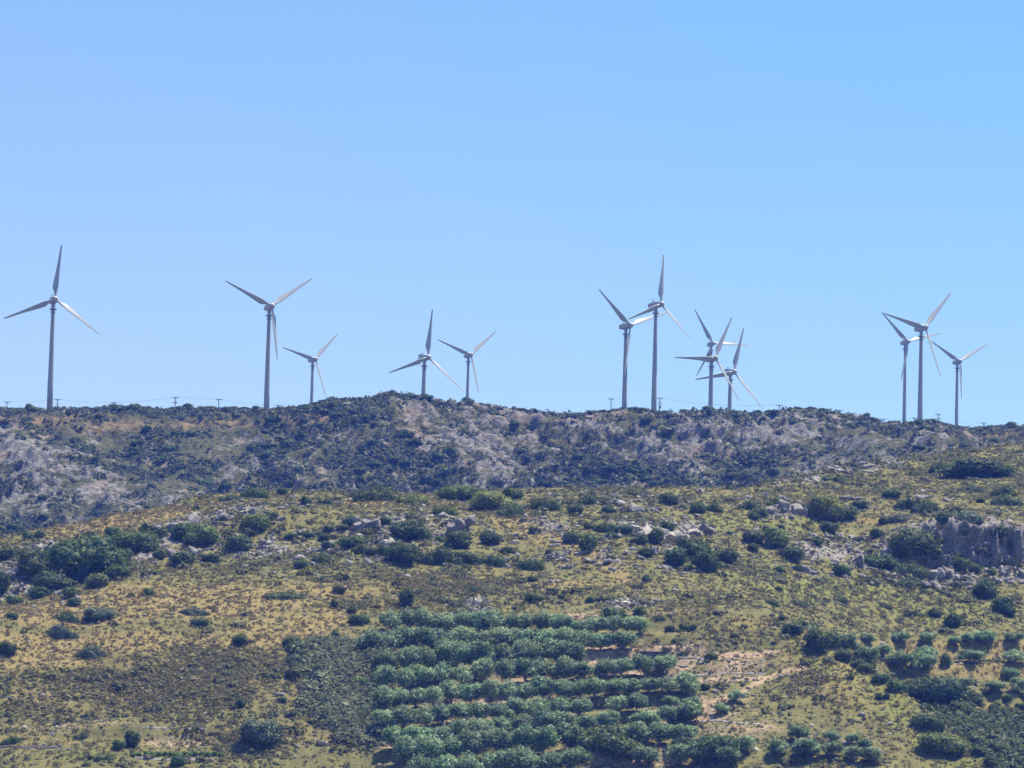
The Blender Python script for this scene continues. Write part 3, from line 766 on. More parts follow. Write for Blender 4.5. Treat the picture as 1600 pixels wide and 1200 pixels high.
# ------------------------------------------------------------------ BOULDERS one can point at
rock_zones = [
 ("under the standing stone", "boulders of the left outcrop", [(276,838,76,34,0),(302,824,34,30,0),(345,812,30,16,0),(395,805,40,17,0),(270,872,32,20,0),(300,866,26,18,0),(418,852,22,13,0),(245,850,24,12,0),(386,886,24,8,1),(365,824,20,10,0)]),
 ("below the left oaks", "boulders at the left edge", [(60,858,32,13,1),(12,902,42,26,0),(25,925,30,16,0),(40,896,24,14,0),(120,935,20,8,0)]),
 ("left of the tan strip", "boulders of the middle rock band", [(581,828,62,27,0),(622,826,22,15,0),(606,853,44,18,1),(720,829,48,28,0),(680,852,20,10,1),(575,882,28,14,0),(545,882,20,11,0),(560,840,22,12,0),(650,822,18,12,0),(500,862,24,10,0),(466,838,26,14,0)]),
 ("along the tan strip", "boulders of the tan strip", [(865,873,22,14,0),(878,875,28,14,0),(947,882,32,12,0),(848,883,10,6,1),(840,834,26,14,0),(820,815,20,9,0),(905,868,20,10,0),(885,842,18,9,0),(960,893,14,8,0)]),
 ("in the pale slab outcrop", "boulders of the slab outcrop", [(1015,840,64,26,1),(1052,848,54,32,0),(1108,836,34,28,0),(1044,868,42,22,0),(1078,834,36,18,1),(1054,893,9,7,1),(1040,890,26,10,0),(1022,866,26,16,0)]),
 ("on the crest right of the mat", "boulders on the crest", [(994,797,62,14,0),(960,787,30,9,0),(860,776,30,9,0),(920,772,26,8,0),(1030,798,30,9,0)]),
 ("on the upper right slope", "boulders of the upper right slope", [(1240,803,48,26,0),(1200,801,32,14,0),(1147,759,8,11,1),(1090,759,5,8,1),(1165,780,20,8,0),(1330,782,40,10,0),(1440,780,50,12,0),(1480,784,30,9,0),(1310,738,34,10,0),(1355,732,38,9,0),(1400,726,34,8,0)]),
 ("round the grey right cliff", "boulders round the cliff", [(1263,897,42,17,0),(1335,846,52,15,0),(1342,886,54,28,0),(1470,907,38,26,0),(1464,921,42,17,0),(1569,897,38,21,0),(1597,902,26,19,0),(1380,868,36,22,0),(1300,880,30,12,0),(1516,908,24,10,0)]),
 ("just above the grove", "boulders above the grove", [(747,946,28,22,1),(960,943,26,10,1),(985,945,34,12,1),(859,911,32,8,1),(700,948,14,6,1),(1015,944,18,7,1)]),
]
for where, grp, lst in rock_zones:
    for q, (u, v, w, h, pale) in enumerate(sorted(lst)):
        put_rock(u, v, w, h, pale=bool(pale), label=f"{'pale' if pale else 'grey'} {'broad' if w > 40 else 'small' if w < 21 else 'rough'} boulder {where}, {ORD[q]} from left", group=grp)
for _ in range(270):
    z = random.choice(((30,140,850,930),(240,460,800,885),(480,740,815,885),(860,1130,830,895),(940,1260,770,810),(1240,1400,840,905),(1440,1600,890,915),(760,960,830,890)))
    u = random.uniform(z[0], z[1]); v = random.uniform(z[2], z[3]); w = random.uniform(7, 20)
    put_rock(u, v, w, w * random.uniform(.4, .7), label="small grey rock strewn over the stony upper slope", group="small rocks on the upper slope", name="loose_rock")

# ------------------------------------------------------------------ ground cover nobody could count
flatidx = np.where((VIS & (Ug > -40) & (Ug < 1640) & (Vg < 1225) & (Vg > 690) & (Y < 1290) & (Y > 868)).ravel())[0]
fx, fy, fz = X.ravel()[flatidx], Y.ravel()[flatidx], Z.ravel()[flatidx]
cell = (np.gradient(DD)[None, :] * np.gradient(AZ)[:, None] * Y).ravel()[flatidx]
fl = lambda A: A.ravel()[flatidx]
patchy = fbm(fx / 9, fy / 9, 33, 3)
def spots(n, dens):
    w = cell * np.clip(dens, 0, None); w = w / w.sum()
    i = rng.choice(len(flatidx), n, p=w)
    return np.stack([fx[i] + rng.uniform(-.3, .3, n), fy[i], fz[i]], -1), flatidx[i]

def tufts(name, pts, width, height, per, leaf, mat, kind, tint0=None, up=.5):
    n = len(pts)
    w = width * np.exp(rng.normal(0, .35, n)); h = height * np.exp(rng.normal(0, .3, n))
    d = rng.normal(0, 1, (n, per, 3)); d /= np.linalg.norm(d, axis=2)[..., None]
    d[..., 2] = np.abs(d[..., 2])
    rad = rng.uniform(.75, 1.05, (n, per, 1))
    p = d * rad * np.stack([w * .5, w * .5, h], -1)[:, None, :]
    c = (pts[:, None, :] + p - np.array([0, 0, .04])).reshape(-1, 3)
    nr = d.copy(); nr[..., 2] += up
    v = leaf_quads(c, nr.reshape(-1, 3), 1.0, .5).reshape(-1, 4, 3)
    cc = c[:, None, :]
    sz = np.repeat(w * leaf, per)[:, None, None]
    v = cc + (v - cc) * sz
    me = raw_mesh(name, v.reshape(-1, 3), quads=np.arange(len(v) * 4).reshape(-1, 4))
    t = np.repeat(np.clip(rng.uniform(0, 1, n) if tint0 is None else tint0, 0, 1), per) * .7 + rng.uniform(0, .3, n * per)
    add_attr(me, "tint", t, 'FACE')
    o = link(name, me, mat=mat)
    tag(o, kind="stuff")
    return o
SCRUB = leaf_mat("leaf_scrub", (.080, .086, .028), (.132, .128, .044), (.190, .165, .066), .28)
HERB = leaf_mat("leaf_herb", (.118, .126, .032), (.175, .174, .050), (.235, .216, .074), .3)
STRAW = leaf_mat("leaf_straw", (.165, .132, .056), (.245, .196, .083), (.330, .272, .122), .3)
gv = fl(gm)
scr = (.25 + fl(brown) * 1.0 + fl(thick) * 1.2 + fl(rmask) * .5 + fl(green) * .15) * (1 - .75 * fl(flank)) * np.clip(1 - fl(dry) * 1.35, .015, 1) * np.clip(1 - gv * .75 * sstep(1090, 1030, fl(Ug)), .1, 1) * np.clip(1 - fl(soil) * .45, .2, 1) * sstep(.25, .65, patchy + rng.uniform(-.15, .15, len(fx))) * (1 - .97 * fl(trail))
bz = np.clip(fl(brown) * 1.6 - .35, 0, 1) * (1 - np.clip(fl(thick) * 1.5, 0, 1))
pts, ii = spots(6500, bz * sstep(.3, .65, patchy + rng.uniform(-.15, .15, len(fx))) * (1 - .97 * fl(trail)))
tufts("dry_scrub_cover", pts, .80, .27, 20, .20, leaf_mat("leaf_dry_scrub", (.118, .110, .040), (.182, .162, .060), (.245, .208, .086), .34), "stuff")
scr = scr * (1 - .6 * bz) * (1 - .95 * fl(tanstrip))
pts, ii = spots(29000, scr)
tufts("scrub_cover", pts, .66, .27, 18, .20, SCRUB, "stuff", np.clip(rng.uniform(0, .85, len(ii)) + .3 * brown.ravel()[ii], 0, 1))
pts, ii = spots(1900, scr)
tufts("scrub_cover", pts, 1.7, .85, 40, .15, SCRUB, "stuff")
pts, ii = spots(3800, np.clip(fl(thick) - .12, 0, 1) * (.4 + patchy))
BRUSH = leaf_mat("leaf_brush", (.085, .105, .050), (.135, .160, .080), (.200, .225, .120), .3)
tufts("brush_cover", pts, 2.0, 1.3, 70, .10, BRUSH, "stuff")
pts, ii = spots(900, fl(gully) * (.3 + patchy))
tufts("gully_brush", pts, 1.8, 1.2, 60, .12, LEAF['mid'], "stuff")
pts, ii = spots(15000, (.25 + fl(green) * 1.3 + fl(dry) * .3) * (1 - .95 * fl(tanstrip)) * np.clip(1 - fl(thick), .1, 1) * np.clip(1 - gv * .7 * sstep(1090, 1030, fl(Ug)), .1, 1))
tufts("herb_cover", pts, .70, .32, 16, .22, HERB, "stuff")
pts, ii = spots(14000, (.05 + fl(dry) * 1.3 + fl(soil) * .35 + fl(green) * .2))
tufts("dry_grass", pts, .60, .38, 14, .20, STRAW, "stuff", up=-.2)

def stones(name, pts, size, mat):
    v0, f0 = ico(1)
    n = len(pts)
    s = size * np.exp(rng.normal(0, .5, n))
    sc = np.stack([s * rng.uniform(.8, 1.5, n), s * rng.uniform(.7, 1.1, n), s * rng.uniform(.45, .8, n)], -1)
    v = v0[None] * (1 + rng.normal(0, .22, (n, len(v0), 1))) * sc[:, None, :] + pts[:, None, :]
    f = f0[None] + (np.arange(n) * len(v0))[:, None, None]
    o = link(name, raw_mesh(name, v.reshape(-1, 3), quads=f.reshape(-1, 3)), mat=mat)
    tag(o, kind="stuff")
pts, ii = spots(9500, .02 + fl(rmask) ** 1.5 * 1.4 + fl(soil) * .12)
stones("stone_scatter", pts, .24, ROCK)
pts, ii = spots(2600, .01 + fl(soil) * .8 + fl(rmask) * .15 + fl(dry) * .05)
stones("pale_stone_scatter", pts, .15, PALE)

# ------------------------------------------------------------------ far ridge growth
fi = np.where((VIS & (Ug > -20) & (Ug < 1620) & (Vg < 860) & (Y > 1500) & (Y < 1760)).ravel())[0]
gx, gy_, gz = X.ravel()[fi], Y.ravel()[fi], Z.ravel()[fi]
cellf = (np.gradient(DD)[None, :] * np.gradient(AZ)[:, None] * Y).ravel()[fi]
pf = fbm(gx / 14, gy_ / 14, 133, 3)
RSCRUB = leaf_mat("leaf_ridge", (.045, .060, .024), (.085, .100, .038), (.130, .140, .060), .18)
def spots_far(n, dens):
    w = cellf * np.clip(dens, 0, None); w = w / w.sum()
    i = rng.choice(len(fi), n, p=w)
    return np.stack([gx[i], gy_[i], gz[i]], -1)
dn = (sstep(.36, .6, pf) * np.clip(1.0 - rockf.ravel()[fi] * 1.6, .02, 1) + .04) * (1 - .6 * bare.ravel()[fi]) * (1 - .55 * grassy.ravel()[fi]) + woods.ravel()[fi] * .8
tufts("ridge_scrub", spots_far(11000, dn), 1.6, .9, 20, .2, RSCRUB, "stuff")
rs = spots_far(230, dn ** 2 * np.clip((gz - gz.min()) * 0 + 1, 0, 1))
RB = [crown_mesh("ridge_shrub_foliage", LEAF[t], 700 + k, n=380, lobes=8, leaf=.075, spread=.72) for k, t in enumerate(('dark', 'dark', 'mid', 'dark'))]
zone_names = [(300, "left part"), (620, "left middle part"), (900, "centre"), (1250, "right middle part"), (9999, "right part")]
for p in rs:
    o = link("ridge_shrub", random.choice(RB))
    W = random.uniform(2.2, 5.0); H = W * random.uniform(.45, .75)
    o.location = (p[0], p[1], p[2] - .15 * H); o.scale = (W, W, H); o.rotation_euler = (0, 0, random.uniform(0, 6.28))
    u_, _v = seen_at(p)
    zn = next(z for lim, z in zone_names if u_ < lim)
    tag(o, f"dark shrub clinging to the rocky far ridge, {zn}", "shrub", f"shrubs on the far ridge, {zn}")
# a fringe of bushes along the skyline
sky_u = [u for u in rng.uniform(0, 1600, 150) if vnoise(np.array(u / 28.0), np.array(3.3), 77) > .64]
for u in sky_u:
    i = int(np.clip(np.searchsorted(ucol, u), 1, len(ucol) - 1))
    sel = slice(NNEAR + 60, NNEAR + 330)
    k = NNEAR + 60 + int(np.argmax(tt[i, sel]))
    o = link("skyline_shrub", random.choice(RB))
    W = random.uniform(.9, 2.4) * random.uniform(1, 1.6); H = W * random.uniform(.25, .45)
    o.location = (X[i, k], Y[i, k] + random.uniform(-3, 1), Z[i, k] - .45); o.scale = (W, W, H); o.rotation_euler = (0, 0, random.uniform(0, 6.28))
    tag(o, "dark shrub on the skyline of the far ridge below the turbines", "shrub", "shrubs along the skyline of the far ridge")

# ------------------------------------------------------------------ WIND TURBINES
WHITE = plain("turbine_paint", (.40, .40, .41), .42, .5, .05, .4)
TOWERM = plain("tower_paint", (.35, .35, .365), .5, .4, .06, .3)
DARK = plain("dark_metal", (.05, .05, .06), .5, .4, .1, 1.0)
RR = 20.6
def blade_mesh():
    b = MB(); rings = []; N = 16
    prof = [(.7,.95,.95,0),(1.5,.9,.88,0),(2.6,1.25,.7,.6),(4.2,2.25,.48,1),(6,2.1,.38,1),(9,1.65,.28,1),(12.5,1.15,.2,1),(16,.85,.14,1),(19,.6,.09,1),(20.2,.42,.06,1),(20.6,.15,.03,1)]
    for r, ch, th, air in prof:
        tw = R(32 - 20 * min(1, max(0, (r - 1) / 17)))
        ring = []
        for i in range(N):
            a = 2*math.pi*i/N
            x = math.cos(a) * ch / 2; y = math.sin(a) * th / 2
            if air: y *= (.55 + .45 * math.cos(a)) if math.cos(a) < .9 else .9
            x -= ch * .18 * air                 # more chord behind the pitch axis
            ring.append((x*math.cos(tw) + y*math.sin(tw), -x*math.sin(tw) + y*math.cos(tw), r))
        rings.append(ring)
    b.loft(rings)
    return b.mesh("blade", True)
def hub_mesh():
    b = MB(); rings = []; n = 20
    for y, r in ((.55,.98),(.0,1.12),(-.5,1.1),(-1.0,.92),(-1.35,.6),(-1.52,.15)):
        rings.append([(r*math.cos(2*math.pi*i/n), y, r*math.sin(2*math.pi*i/n)) for i in range(n)])
    b.loft(rings); return b.mesh("hub", True)
def nacelle_mesh():
    b = MB(); rings = []; n = 20
    for y, w, h, z in ((.5,1.0,1.0,0),(.9,1.2,1.2,.05),(2.2,1.3,1.3,.1),(4.0,1.3,1.3,.1),(5.4,1.2,1.15,.1),(6.4,1.0,.9,.15),(6.7,.6,.55,.15)):
        rings.append([(w*np.sign(math.cos(t))*abs(math.cos(t))**.6, y, z + h*np.sign(math.sin(t))*abs(math.sin(t))**.6) for t in [2*math.pi*i/n for i in range(n)]])
    b.loft(rings); return b.mesh("nacelle", True)
def vane_mesh():
    b = MB(); b.tube((0,4.6,1.2),(0,4.6,2.7),.05,.05,6); b.tube((-.45,4.6,2.3),(.45,4.6,2.3),.04,.04,6); b.box((-.5,4.45,2.3),(-.38,4.75,2.55)); b.box((.38,4.45,2.3),(.5,4.75,2.55))
    b.box((-.6,3.2,1.35),(.6,4.2,1.62)); return b.mesh("wind_vane")
def vent_mesh():
    b = MB(); b.box((-.95,3.6,1.3),(.95,6.2,1.75)); b.box((-.8,6.55,-.35),(.8,6.8,.55)); return b.mesh("vent")
BLADE, HUB, NAC, VANE, VENT = blade_mesh(), hub_mesh(), nacelle_mesh(), vane_mesh(), vent_mesh()
for me, mt in ((BLADE, WHITE), (HUB, WHITE), (NAC, WHITE), (VANE, DARK), (VENT, DARK)): me.materials.append(mt)

# hub in the photo and the three blade tips measured from it, and how the thing looks
turbines = [
 ((86,467), [(10,-87),(-78,31),(69,54)], "tall white wind turbine alone at the far left of the ridge", 0),
 ((425,478), [(-71,-36),(65,-45),(9,85)], "tall white wind turbine right of the power poles on the left ridge", 0),
 ((493,561), [(-49,-15),(38,-43),(17,58)], "small distant wind turbine just right of the second tall turbine from the left", 0),
 ((669,558), [(3,-76),(-62.5,27.6),(51.5,51.6)], "wind turbine with one blade straight up behind the rocky summit", 1),
 ((736,554), [(-52,-23),(39.7,-39),(12,60)], "small distant wind turbine right of the rocky summit, two blades raised", 0),
 ((985,508), [(-52,-54),(56,-20),(-9,78)], "wind turbine with a blade hanging down along its own tower, near the centre right", 0),
 ((1033,475), [(3.3,-80.7),(-51.3,26.6),(45.6,51.8)], "tallest wind turbine of the centre right group, one blade straight up", 0),
 ((1114.7,536.4), [(-28.7,-52.5),(54.9,2.8),(-26,52.5)], "distant wind turbine whose tower is hidden behind a nearer turbine's tower", 0),
 ((1118,559.3), [(22.8,-65.6),(-64.8,0),(34,67)], "wind turbine with one blade level to the left, in front of a distant turbine", 1),
 ((1147,580.7), [(13.3,-68.8),(-61.4,14.5),(43.1,58.4)], "lowest wind turbine of the centre right group, rightmost there", 1),
 ((1419,533.6), [(-39.7,-46.2),(52.6,-14.8),(-10.2,61)], "distant wind turbine left of the tall turbine at the right", 0),
 ((1446,511.3), [(-62.9,-17.8),(42.4,-55.3),(23.2,78)], "tall white wind turbine in the middle of the right-hand trio", 0),
 ((1500,564.3), [(-42,-27),(46.7,-26.6),(2.6,61.8)], "rightmost wind turbine, small and distant", 0),
]
def fit(tips):
    tips = np.array(tips, float); tips[:, 1] *= -1
    c, s = math.cos(RHO), math.sin(RHO)            # undo the camera's tilt
    tips = np.stack([tips[:, 0]*c - tips[:, 1]*s, tips[:, 0]*s + tips[:, 1]*c], -1)
    ang = np.arctan2(tips[:, 0], tips[:, 1]) % (2*math.pi)
    tips = tips[np.argsort(ang)]
    best = None
    for psi in np.radians(np.arange(4, 56, 2)):
        for a0 in np.radians(np.arange(0, 120, 1)):
            aa = a0 + np.array([0, 2, 4]) * math.pi / 3
            q = np.stack([np.sin(aa) * math.cos(psi), np.cos(aa)], -1)
            for sh in range(3):
                tq = np.roll(tips, sh, 0)
                rad = (q * tq).sum() / (q * q).sum()
                e = ((q * rad - tq) ** 2).sum()
                if rad > 0 and (best is None or e < best[0]): best = (e, psi, a0, rad)
    return best[1:]
far_floor = lambda x, y: land_z(x, y)
for (hu, hv), tips, label, oldtype in turbines:
    psi, a0, rpx = fit(tips)
    d = F * RR / rpx * 1.0
    d = max(1752, min(d, 2560))
    hub = Vector(spot_at(hu, hv, d))
    yaw = psi - math.atan2(hub.x, hub.y)
    Rz = Matrix.Rotation(yaw, 4, 'Z'); Rx = Matrix.Rotation(R(-4), 4, 'X')
    A = Rz @ Rx
    back = A @ Vector((0, 2.9, 0))                 # from hub centre back to the tower axis
    tx, ty = hub.x + back.x, hub.y + back.y
    base = far_floor(tx, ty) - .3
    top = hub.z + back.z - 1.15
    root = link("wind_turbine", None); root.location = (tx, ty, base); root.empty_display_size = 3
    tag(root, label, "wind turbine", "wind turbines along the ridge")
    H = top - base
    b = MB(); b.lathe([(1.10, 0), (1.06, H*.25), (.88, H*.55), (.64, H*.97), (.72, H*.985), (.72, H)], 28)
    tw = link("tower", b.mesh("tower", True), root, TOWERM)
    b = MB(); b.lathe([(.72, H-2.4), (1.35, H-2.4), (1.35, H-2.2), (.72, H-2.2)], 16)
    for k in range(8):
        an = k*math.pi/4; b.tube((1.3*math.cos(an), 1.3*math.sin(an), H-2.2), (1.3*math.cos(an), 1.3*math.sin(an), H-1.5), .05, .05, 5)
    b.lathe([(.74, H-3.5), (1.0, H-3.5), (1.0, H-3.35), (.74, H-3.35)], 16)
    link("service_ring", b.mesh("service_ring"), tw, DARK)
    b = MB(); b.box((-.45, -1.28, .0), (.45, -1.05, 2.1))
    link("door", b.mesh("door"), tw, DARK)
    loc = Matrix.Translation(hub - Vector((tx, ty, base))) @ A
    h_ = link("hub", HUB, root); h_.matrix_local = loc @ Matrix.Rotation(a0, 4, 'Y')
    nc = link("nacelle", NAC, root); nc.matrix_local = loc
    vn = link("wind_vane", VANE, nc)
    if oldtype: link("vent", VENT, nc)
    for k in range(3):
        bl = link("blade", BLADE, root)
        bl.matrix_local = loc @ Matrix.Rotation(a0 + k*2*math.pi/3, 4, 'Y') @ Matrix.Diagonal((1, 1, rpx * d / F * 1.025 / RR, 1))

# ------------------------------------------------------------------ POWER LINE
WOOD = plain("weathered_wood", (.10, .085, .075), .9, .1, .2, 2.0)
INSUL = plain("insulator", (.20, .19, .20), .4, .4, .1, 1.0)
WIRE = plain("wire_metal", (.12, .12, .13), .5, .3, .1, 1.0)
poles = [  # u, v of the top, distance, number of arms, transformer, label
 (11,627,1880,1,0,"wooden power pole at the far left of the skyline"),
 (90,623,1860,1,1,"power pole with transformers right against the leftmost turbine tower"),
 (123,636,2080,1,0,"half hidden pole right of the leftmost turbine, only its crossarm showing"),
 (179,628,1890,1,0,"wooden power pole first to rise right of the leftmost turbine"),
 (274,620,1870,2,0,"tallest power pole on the left skyline, with two crossarms"),
 (342,623,1870,1,0,"wooden power pole just left of the second tall turbine"),
 (435,632,1900,1,1,"low power pole against the second tall turbine's tower"),
 (955,622,1880,1,0,"thin power pole left of the centre right turbines"),
 (1031,621,1960,1,1,"power pole with transformers against the tallest centre right tower"),
 (1218,632,1900,2,0,"two armed power pole right of the centre right turbines"),
 (1312,640,2000,1,0,"thin power pole alone between the right groups of turbines"),
 (1380,654,2150,1,0,"small pole left of the right-hand trio of turbines"),
 (1429,652,2100,1,0,"low power pole between the two left towers of the right-hand trio"),
 (1448,654,2120,1,0,"low power pole right against the middle tower of the right-hand trio"),
 (1466,646,2060,2,0,"two armed power pole inside the right-hand trio of turbines"),
 (1537,660,2150,1,0,"last power pole at the far right of the skyline"),
]
tops = {}
for u, v, d, arms, tr, label in poles:
    p = Vector(spot_at(u, v, d)); base = land_z(p.x, p.y) - .3
    root = link("power_pole", None); root.location = (p.x, p.y, base)
    tag(root, label, "power pole", "power poles along the ridge")
    H = p.z - base
    b = MB(); b.tube((0,0,0), (0,0,H), .19, .13, 8); link("pole", b.mesh("pole"), root, WOOD)
    ends = []
    for a in range(arms):
        z = H - .35 - 1.9 * a; L = 1.25 if a == 0 else 1.0
        b = MB(); b.box((-L, -.22, z - .09), (L, -.04, z + .09)); b.tube((-L*.6,-.1,z), (0,-.1,z-.7), .04, .04, 5); b.tube((L*.6,-.1,z), (0,-.1,z-.7), .04, .04, 5)
        arm = link("crossarm", b.mesh("crossarm"), root, WOOD)
        for x in (-L*.92, 0 if a == 0 else L*.45, L*.92):
            q = MB(); q.lathe([(.05, z+.09), (.1, z+.16), (.06, z+.24), (.1, z+.30), (.03, z+.36)], 8, (x, -.13))
            link("insulator", q.mesh("insulator"), arm, INSUL)
    if tr:
        b = MB()
        for zz in (H-3.1, H-2.2): b.box((-.85,-.5,zz), (.85,-.2,zz+.14))
        link("bracket", b.mesh("bracket"), root, WOOD)
        b = MB(); b.lathe([(.30,H-4.6),(.48,H-4.5),(.48,H-3.5),(.36,H-3.35)], 14, (.1,-.65)); link("transformer", b.mesh("transformer", True), root, INSUL)
    tops[u] = Vector((p.x, p.y - .13, p.z + .0))
spans = [(11,90),(90,179),(179,274),(274,342),(342,435),(1031,1218),(1380,1429),(1429,1448),(1448,1466),(1466,1537)]
nearby = {11:"far left pole",90:"leftmost turbine",179:"first pole right of the leftmost turbine",274:"tallest left pole",342:"pole left of the second tall turbine",435:"second tall turbine",1031:"tallest centre right tower",
  1218:"two armed pole beyond it",1380:"small pole",1429:"low pole in the right-hand trio",1448:"middle tower of the trio",1466:"two armed pole in the trio",1537:"last pole on the right"}
for a, c in spans:
    b = MB()
    for off in (-1.15, 0, 1.15):
        pa, pc = tops[a] + Vector((off,0,0)), tops[c] + Vector((off,0,0)); prev = None
        for k in range(13):
            t = k / 12; q = pa.lerp(pc, t) - Vector((0,0, 4*t*(1-t) * (pc-pa).length * .022))
            if prev is not None: b.tube(prev, q, .012, .012, 5)
            prev = q
    o = link("power_line", b.mesh("power_line"), None, WIRE)
    tag(o, f"thin wires from {nearby[a]} to {nearby[c]}", "power line", "power line spans along the ridge")

# ------------------------------------------------------------------ STONE HUT, STANDING STONE, WALLS, VINES, PATH
def rough_block(name, w, dpt, h, mat, n=14, amp=.06, seed=0):
    """box with an uneven stone face"""
    nx, ny, nz = max(2, int(w/.22)), max(2, int(dpt/.3)), max(2, int(h/.22))
    v = []; f = []
    def face(o, a, b, na, nb_):
        base = len(v)
        for i in range(na + 1):
            for k in range(nb_ + 1):
                v.append(Vector(o) + Vector(a) * i / na + Vector(b) * k / nb_)
        for i in range(na):
            for k in range(nb_):
                q = base + i*(nb_+1) + k; f.append((q, q + nb_+1, q + nb_+2, q + 1))
    face((-w/2,-dpt/2,0), (w,0,0), (0,0,h), nx, nz); face((w/2,-dpt/2,0), (0,dpt,0), (0,0,h), ny, nz)
    face((w/2,dpt/2,0), (-w,0,0), (0,0,h), nx, nz); face((-w/2,dpt/2,0), (0,-dpt,0), (0,0,h), ny, nz)
    face((-w/2,-dpt/2,h), (w,0,0), (0,dpt,0), nx, ny)
    a = np.array([tuple(p) for p in v])
    s = a[:, 0]*3.1 + a[:, 1]*2.3
    nn = vnoise(s + seed, a[:, 2]*3.7, seed) - .5; n2 = vnoise(s*1.3 - 9, a[:, 2]*4.1, seed + 5) - .5
    a[:, 0] += nn * amp; a[:, 1] += n2 * amp * 2; a[:, 2] += nn * amp
    me = raw_mesh(name, a, [tuple(q) for q in f]); me.materials.append(mat)
    return me
HUTM = rock_mat("hut_stone", (.15, .13, .12), (.08, .07, .065), (.10, .08, .055))
p = land_at(1021, 1033)
hut = link("stone_hut", None); hut.location = p + Vector((0, .7, -.25))
tag(hut, "low square dark stone hut with flat roof right of the olive grove", "hut")
link("wall", rough_block("hut_wall", 4.5, 3.0, 1.9, HUTM, seed=3), hut)
rf = link("roof", rough_block("hut_roof", 4.7, 3.2, .16, HUTM, amp=.04, seed=4), hut); rf.location = (0, 0, 1.91)
p = land_at(378, 797)
o = link("standing_stone", rock_mesh("standing_stone", 901, ROCK, 3, .35, parts=1)); o.location = p + Vector((0,0,.75)); o.scale = (.95, .7, 2.6)
tag(o, "thin upright stone standing on the grass above the left outcrop", "standing stone")

def wall_along(pts, h, label, mat=PALE, th=.6, seed=0):
    q = []
    for (a, b) in zip(pts[:-1], pts[1:]):
        for t in np.linspace(0, 1, 10, endpoint=False):
            s = land_at(a[0] + (b[0]-a[0])*t, a[1] + (b[1]-a[1])*t)
            if s is not None: q.append(s)
    if len(q) < 3: return
    q = np.array([tuple(x) for x in q])
    # walk along it in small steps, one uneven stone course profile per step
    L = np.concatenate([[0], np.cumsum(np.linalg.norm(np.diff(q, axis=0), axis=1))])
    s = np.arange(0, L[-1], .3)
    ym = np.interp(s, L, np.convolve(np.pad(q[:, 1], 3, 'edge'), np.ones(7)/7, 'valid')); xm = np.interp(s, L, q[:, 0])
    rings = []
    for i, (x, y) in enumerate(zip(xm, ym)):
        z = land_z(x, y); hh = h * (.75 + .5 * float(vnoise(np.array(i*.23), np.array(1.0*seed), 3)))
        e = lambda k: float(vnoise(np.array(i*.9 + k*7.3), np.array(k*1.7), seed) - .5) * .26
        rings.append([(x, y + e(1), z - .5), (x, y + hh * .45 + e(2), z + hh*.45), (x, y + hh * 1.1 + e(3), z + hh), (x, y + hh + th + e(4), z + hh + e(5)*.6), (x, y + hh + th + .1, z - .5)])
    b = MB(); b.loft(rings)
    o = link("stone_wall", b.mesh("stone_wall"), None, mat)
    tag(o, label, "stone wall", "dry stone terrace walls")
wall_along([(205,1141),(260,1139),(332,1143)], .45, "grey tumbled terrace wall at bottom left above the two round bushes", ROCK, seed=1)
wall_along([(635,993),(720,993)], .5, "low terrace wall under the left end of the top olive row", ROCK, seed=2)
wall_along([(922,1022),(998,1020)], .6, "pale terrace wall left of the stone hut", seed=3)
wall_along([(1052,1030),(1110,1032)], .6, "grey terrace wall right of the stone hut", ROCK, seed=4)
wall_along([(1075,1056),(1210,1055)], .6, "long grey terrace wall below and right of the stone hut", ROCK, seed=5)
wall_along([(1060,1010),(1150,1012)], .5, "dark terrace wall above and right of the stone hut", HUTM, seed=6)
wall_along([(0,1169),(110,1172)], .6, "dark terrace wall at the bottom left corner", HUTM, seed=7)
wall_along([(210,1188),(350,1190)], .6, "grey terrace wall under the vine row at bottom left", ROCK, seed=8)
wall_along([(0,1090),(26,1091)], .5, "short dark wall at the left edge of the golden grass", HUTM, seed=9)
wall_along([(1090,1128),(1200,1135)], .5, "broken pale wall below the dirt path", seed=10)
for q, u in enumerate(np.linspace(208, 345, 15)):
    put_bush("vine_plant", u, 1182 + random.uniform(-1, 1), 9, 7, 'vine', label=f"bright green low vine, {ORD[q]} from left in the single row at bottom left", cat="vine", group="vines in a row at the bottom left")

def ribbon(name, pts, w, mat):
    q = []
    for (a, b) in zip(pts[:-1], pts[1:]):
        for t in np.linspace(0, 1, 12, endpoint=False):
            s = land_at(a[0] + (b[0]-a[0])*t, a[1] + (b[1]-a[1])*t)
            if s is not None: q.append((s.x, s.y))
    q = np.array(q); k = np.ones(7)/7
    q = np.stack([np.convolve(np.pad(q[:, i], 3, 'edge'), k, 'valid') for i in (0, 1)], -1)
    t = np.gradient(q, axis=0); t /= np.linalg.norm(t, axis=1)[:, None] + 1e-9
    nrm = np.stack([-t[:, 1], t[:, 0]], -1)
    m_ = 9; v = []; f = []
    for i in range(len(q)):
        ww = w * (.8 + .4 * float(vnoise(np.array(i*.4), np.array(0.), 4)))
        for k2 in range(m_):
            x, y = q[i] + nrm[i] * ww * (k2/(m_-1) - .5)
            v.append((x, y, land_z(x, y) + (.16 if 0 < k2 < m_-1 else -.15)))
    for i in range(len(q) - 1):
        for k2 in range(m_ - 1):
            a = i*m_ + k2; f.append((a, a+1, a+m_+1, a+m_))
    o = link(name, raw_mesh(name, v, f), None, mat)
    tag(o, kind="structure")
DIRT = plain("dirt", (.33, .24, .145), .95, .1, .2, .8)
ribbon("path", [(1062,1117),(1085,1107),(1120,1096),(1160,1080),(1195,1062),(1225,1050),(1245,1046),(1262,1043)], 2.1, DIRT)

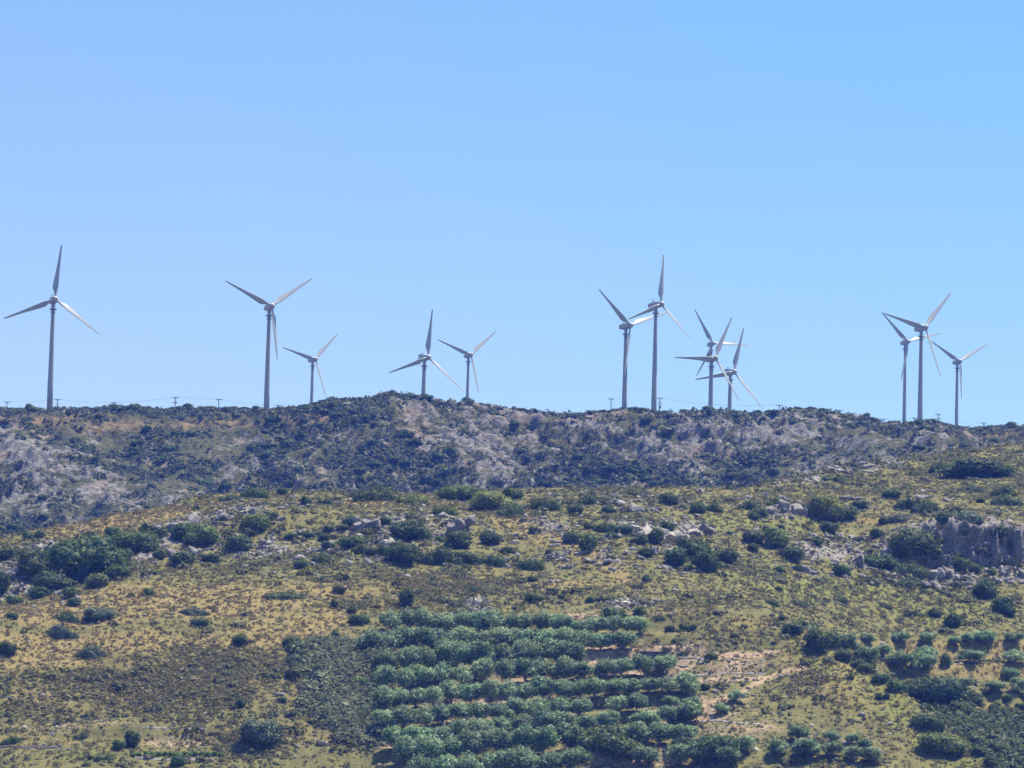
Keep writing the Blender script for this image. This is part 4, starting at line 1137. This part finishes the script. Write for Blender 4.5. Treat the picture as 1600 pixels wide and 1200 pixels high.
# ------------------------------------------------------------------ light, sky, air
SUN = Vector((.34, .17, .925)).normalized()
el = math.asin(SUN.z); az = math.atan2(SUN.x, SUN.y)
sl = bpy.data.lights.new("sun", 'SUN'); sl.energy = 5.0; sl.angle = R(.5); sl.color = (1.0, .95, .86)
so = bpy.data.objects.new("sun", sl); COL.objects.link(so); so.location = (300, 800, 900)
so.rotation_euler = (-SUN).to_track_quat('-Z', 'Y').to_euler()

w = bpy.data.worlds.new("World"); scene.world = w; w.use_nodes = True
nt = w.node_tree; nt.nodes.clear(); g = G(nt)
sky = g.n("ShaderNodeTexSky", sky_type='NISHITA'); sky.sun_disc = False
sky.sun_elevation = el; sky.sun_rotation = az; sky.altitude = 100; sky.air_density = 1.0; sky.dust_density = .3; sky.ozone_density = 3.0
bg = g.n("ShaderNodeBackground"); bg.inputs["Strength"].default_value = .095
tcw = g.n("ShaderNodeTexCoord"); sx = g.n("ShaderNodeSeparateXYZ"); g.l(tcw.outputs["Generated"], sx.inputs[0])
hz_t = g.smooth(sx.outputs["Z"], .10, .22)          # lavender low over the ridge, clearer azure higher up
az_t = g.smooth(sx.outputs["X"], -.12, .12)
tintc = g.mix(hz_t, g.mix(az_t, (.77, .79, .98), (.68, .79, .98)), g.mix(az_t, (.67, .79, .98), (.53, .80, .98)))
mm = g.n("ShaderNodeMix", data_type='RGBA', blend_type='MULTIPLY'); mm.inputs[0].default_value = 1.0
g.l(sky.outputs["Color"], mm.inputs[6]); g.l(tintc, mm.inputs[7])
g.l(mm.outputs[2], bg.inputs["Color"])
wo = g.n("ShaderNodeOutputWorld"); g.l(bg.outputs[0], wo.inputs["Surface"])

m, nt, out = new_mat("air"); g = G(nt)
pv = g.n("ShaderNodeVolumePrincipled")
pv.inputs["Color"].default_value = (.09, .22, 1.0, 1); pv.inputs["Density"].default_value = .00010; pv.inputs["Anisotropy"].default_value = .1
pv.inputs["Absorption Color"].default_value = (1, 1, 1, 1)
g.l(pv.outputs[0], out.inputs["Volume"])
b = MB(); b.box((-6200, -700, -18), (6200, 7000, 420))
hz = link("haze", b.mesh("haze"), None, m); tag(hz, kind="stuff")
hz.display_type = 'WIRE'

# ------------------------------------------------------------------ render
scene.view_settings.view_transform = 'Standard'; scene.view_settings.look = 'None'
scene.view_settings.exposure = 0.8; scene.view_settings.gamma = 1.0
cy = scene.cycles
cy.max_bounces = 4; cy.diffuse_bounces = 2; cy.glossy_bounces = 1; cy.transmission_bounces = 2; cy.volume_bounces = 0; cy.transparent_max_bounces = 4
cy.use_denoising = True
pass; cy.denoising_input_passes = 'RGB_ALBEDO_NORMAL'
cy.denoising_prefilter = 'ACCURATE'
try: cy.denoiser = 'OPENIMAGEDENOISE'
except Exception: pass
scene.render.film_transparent = False
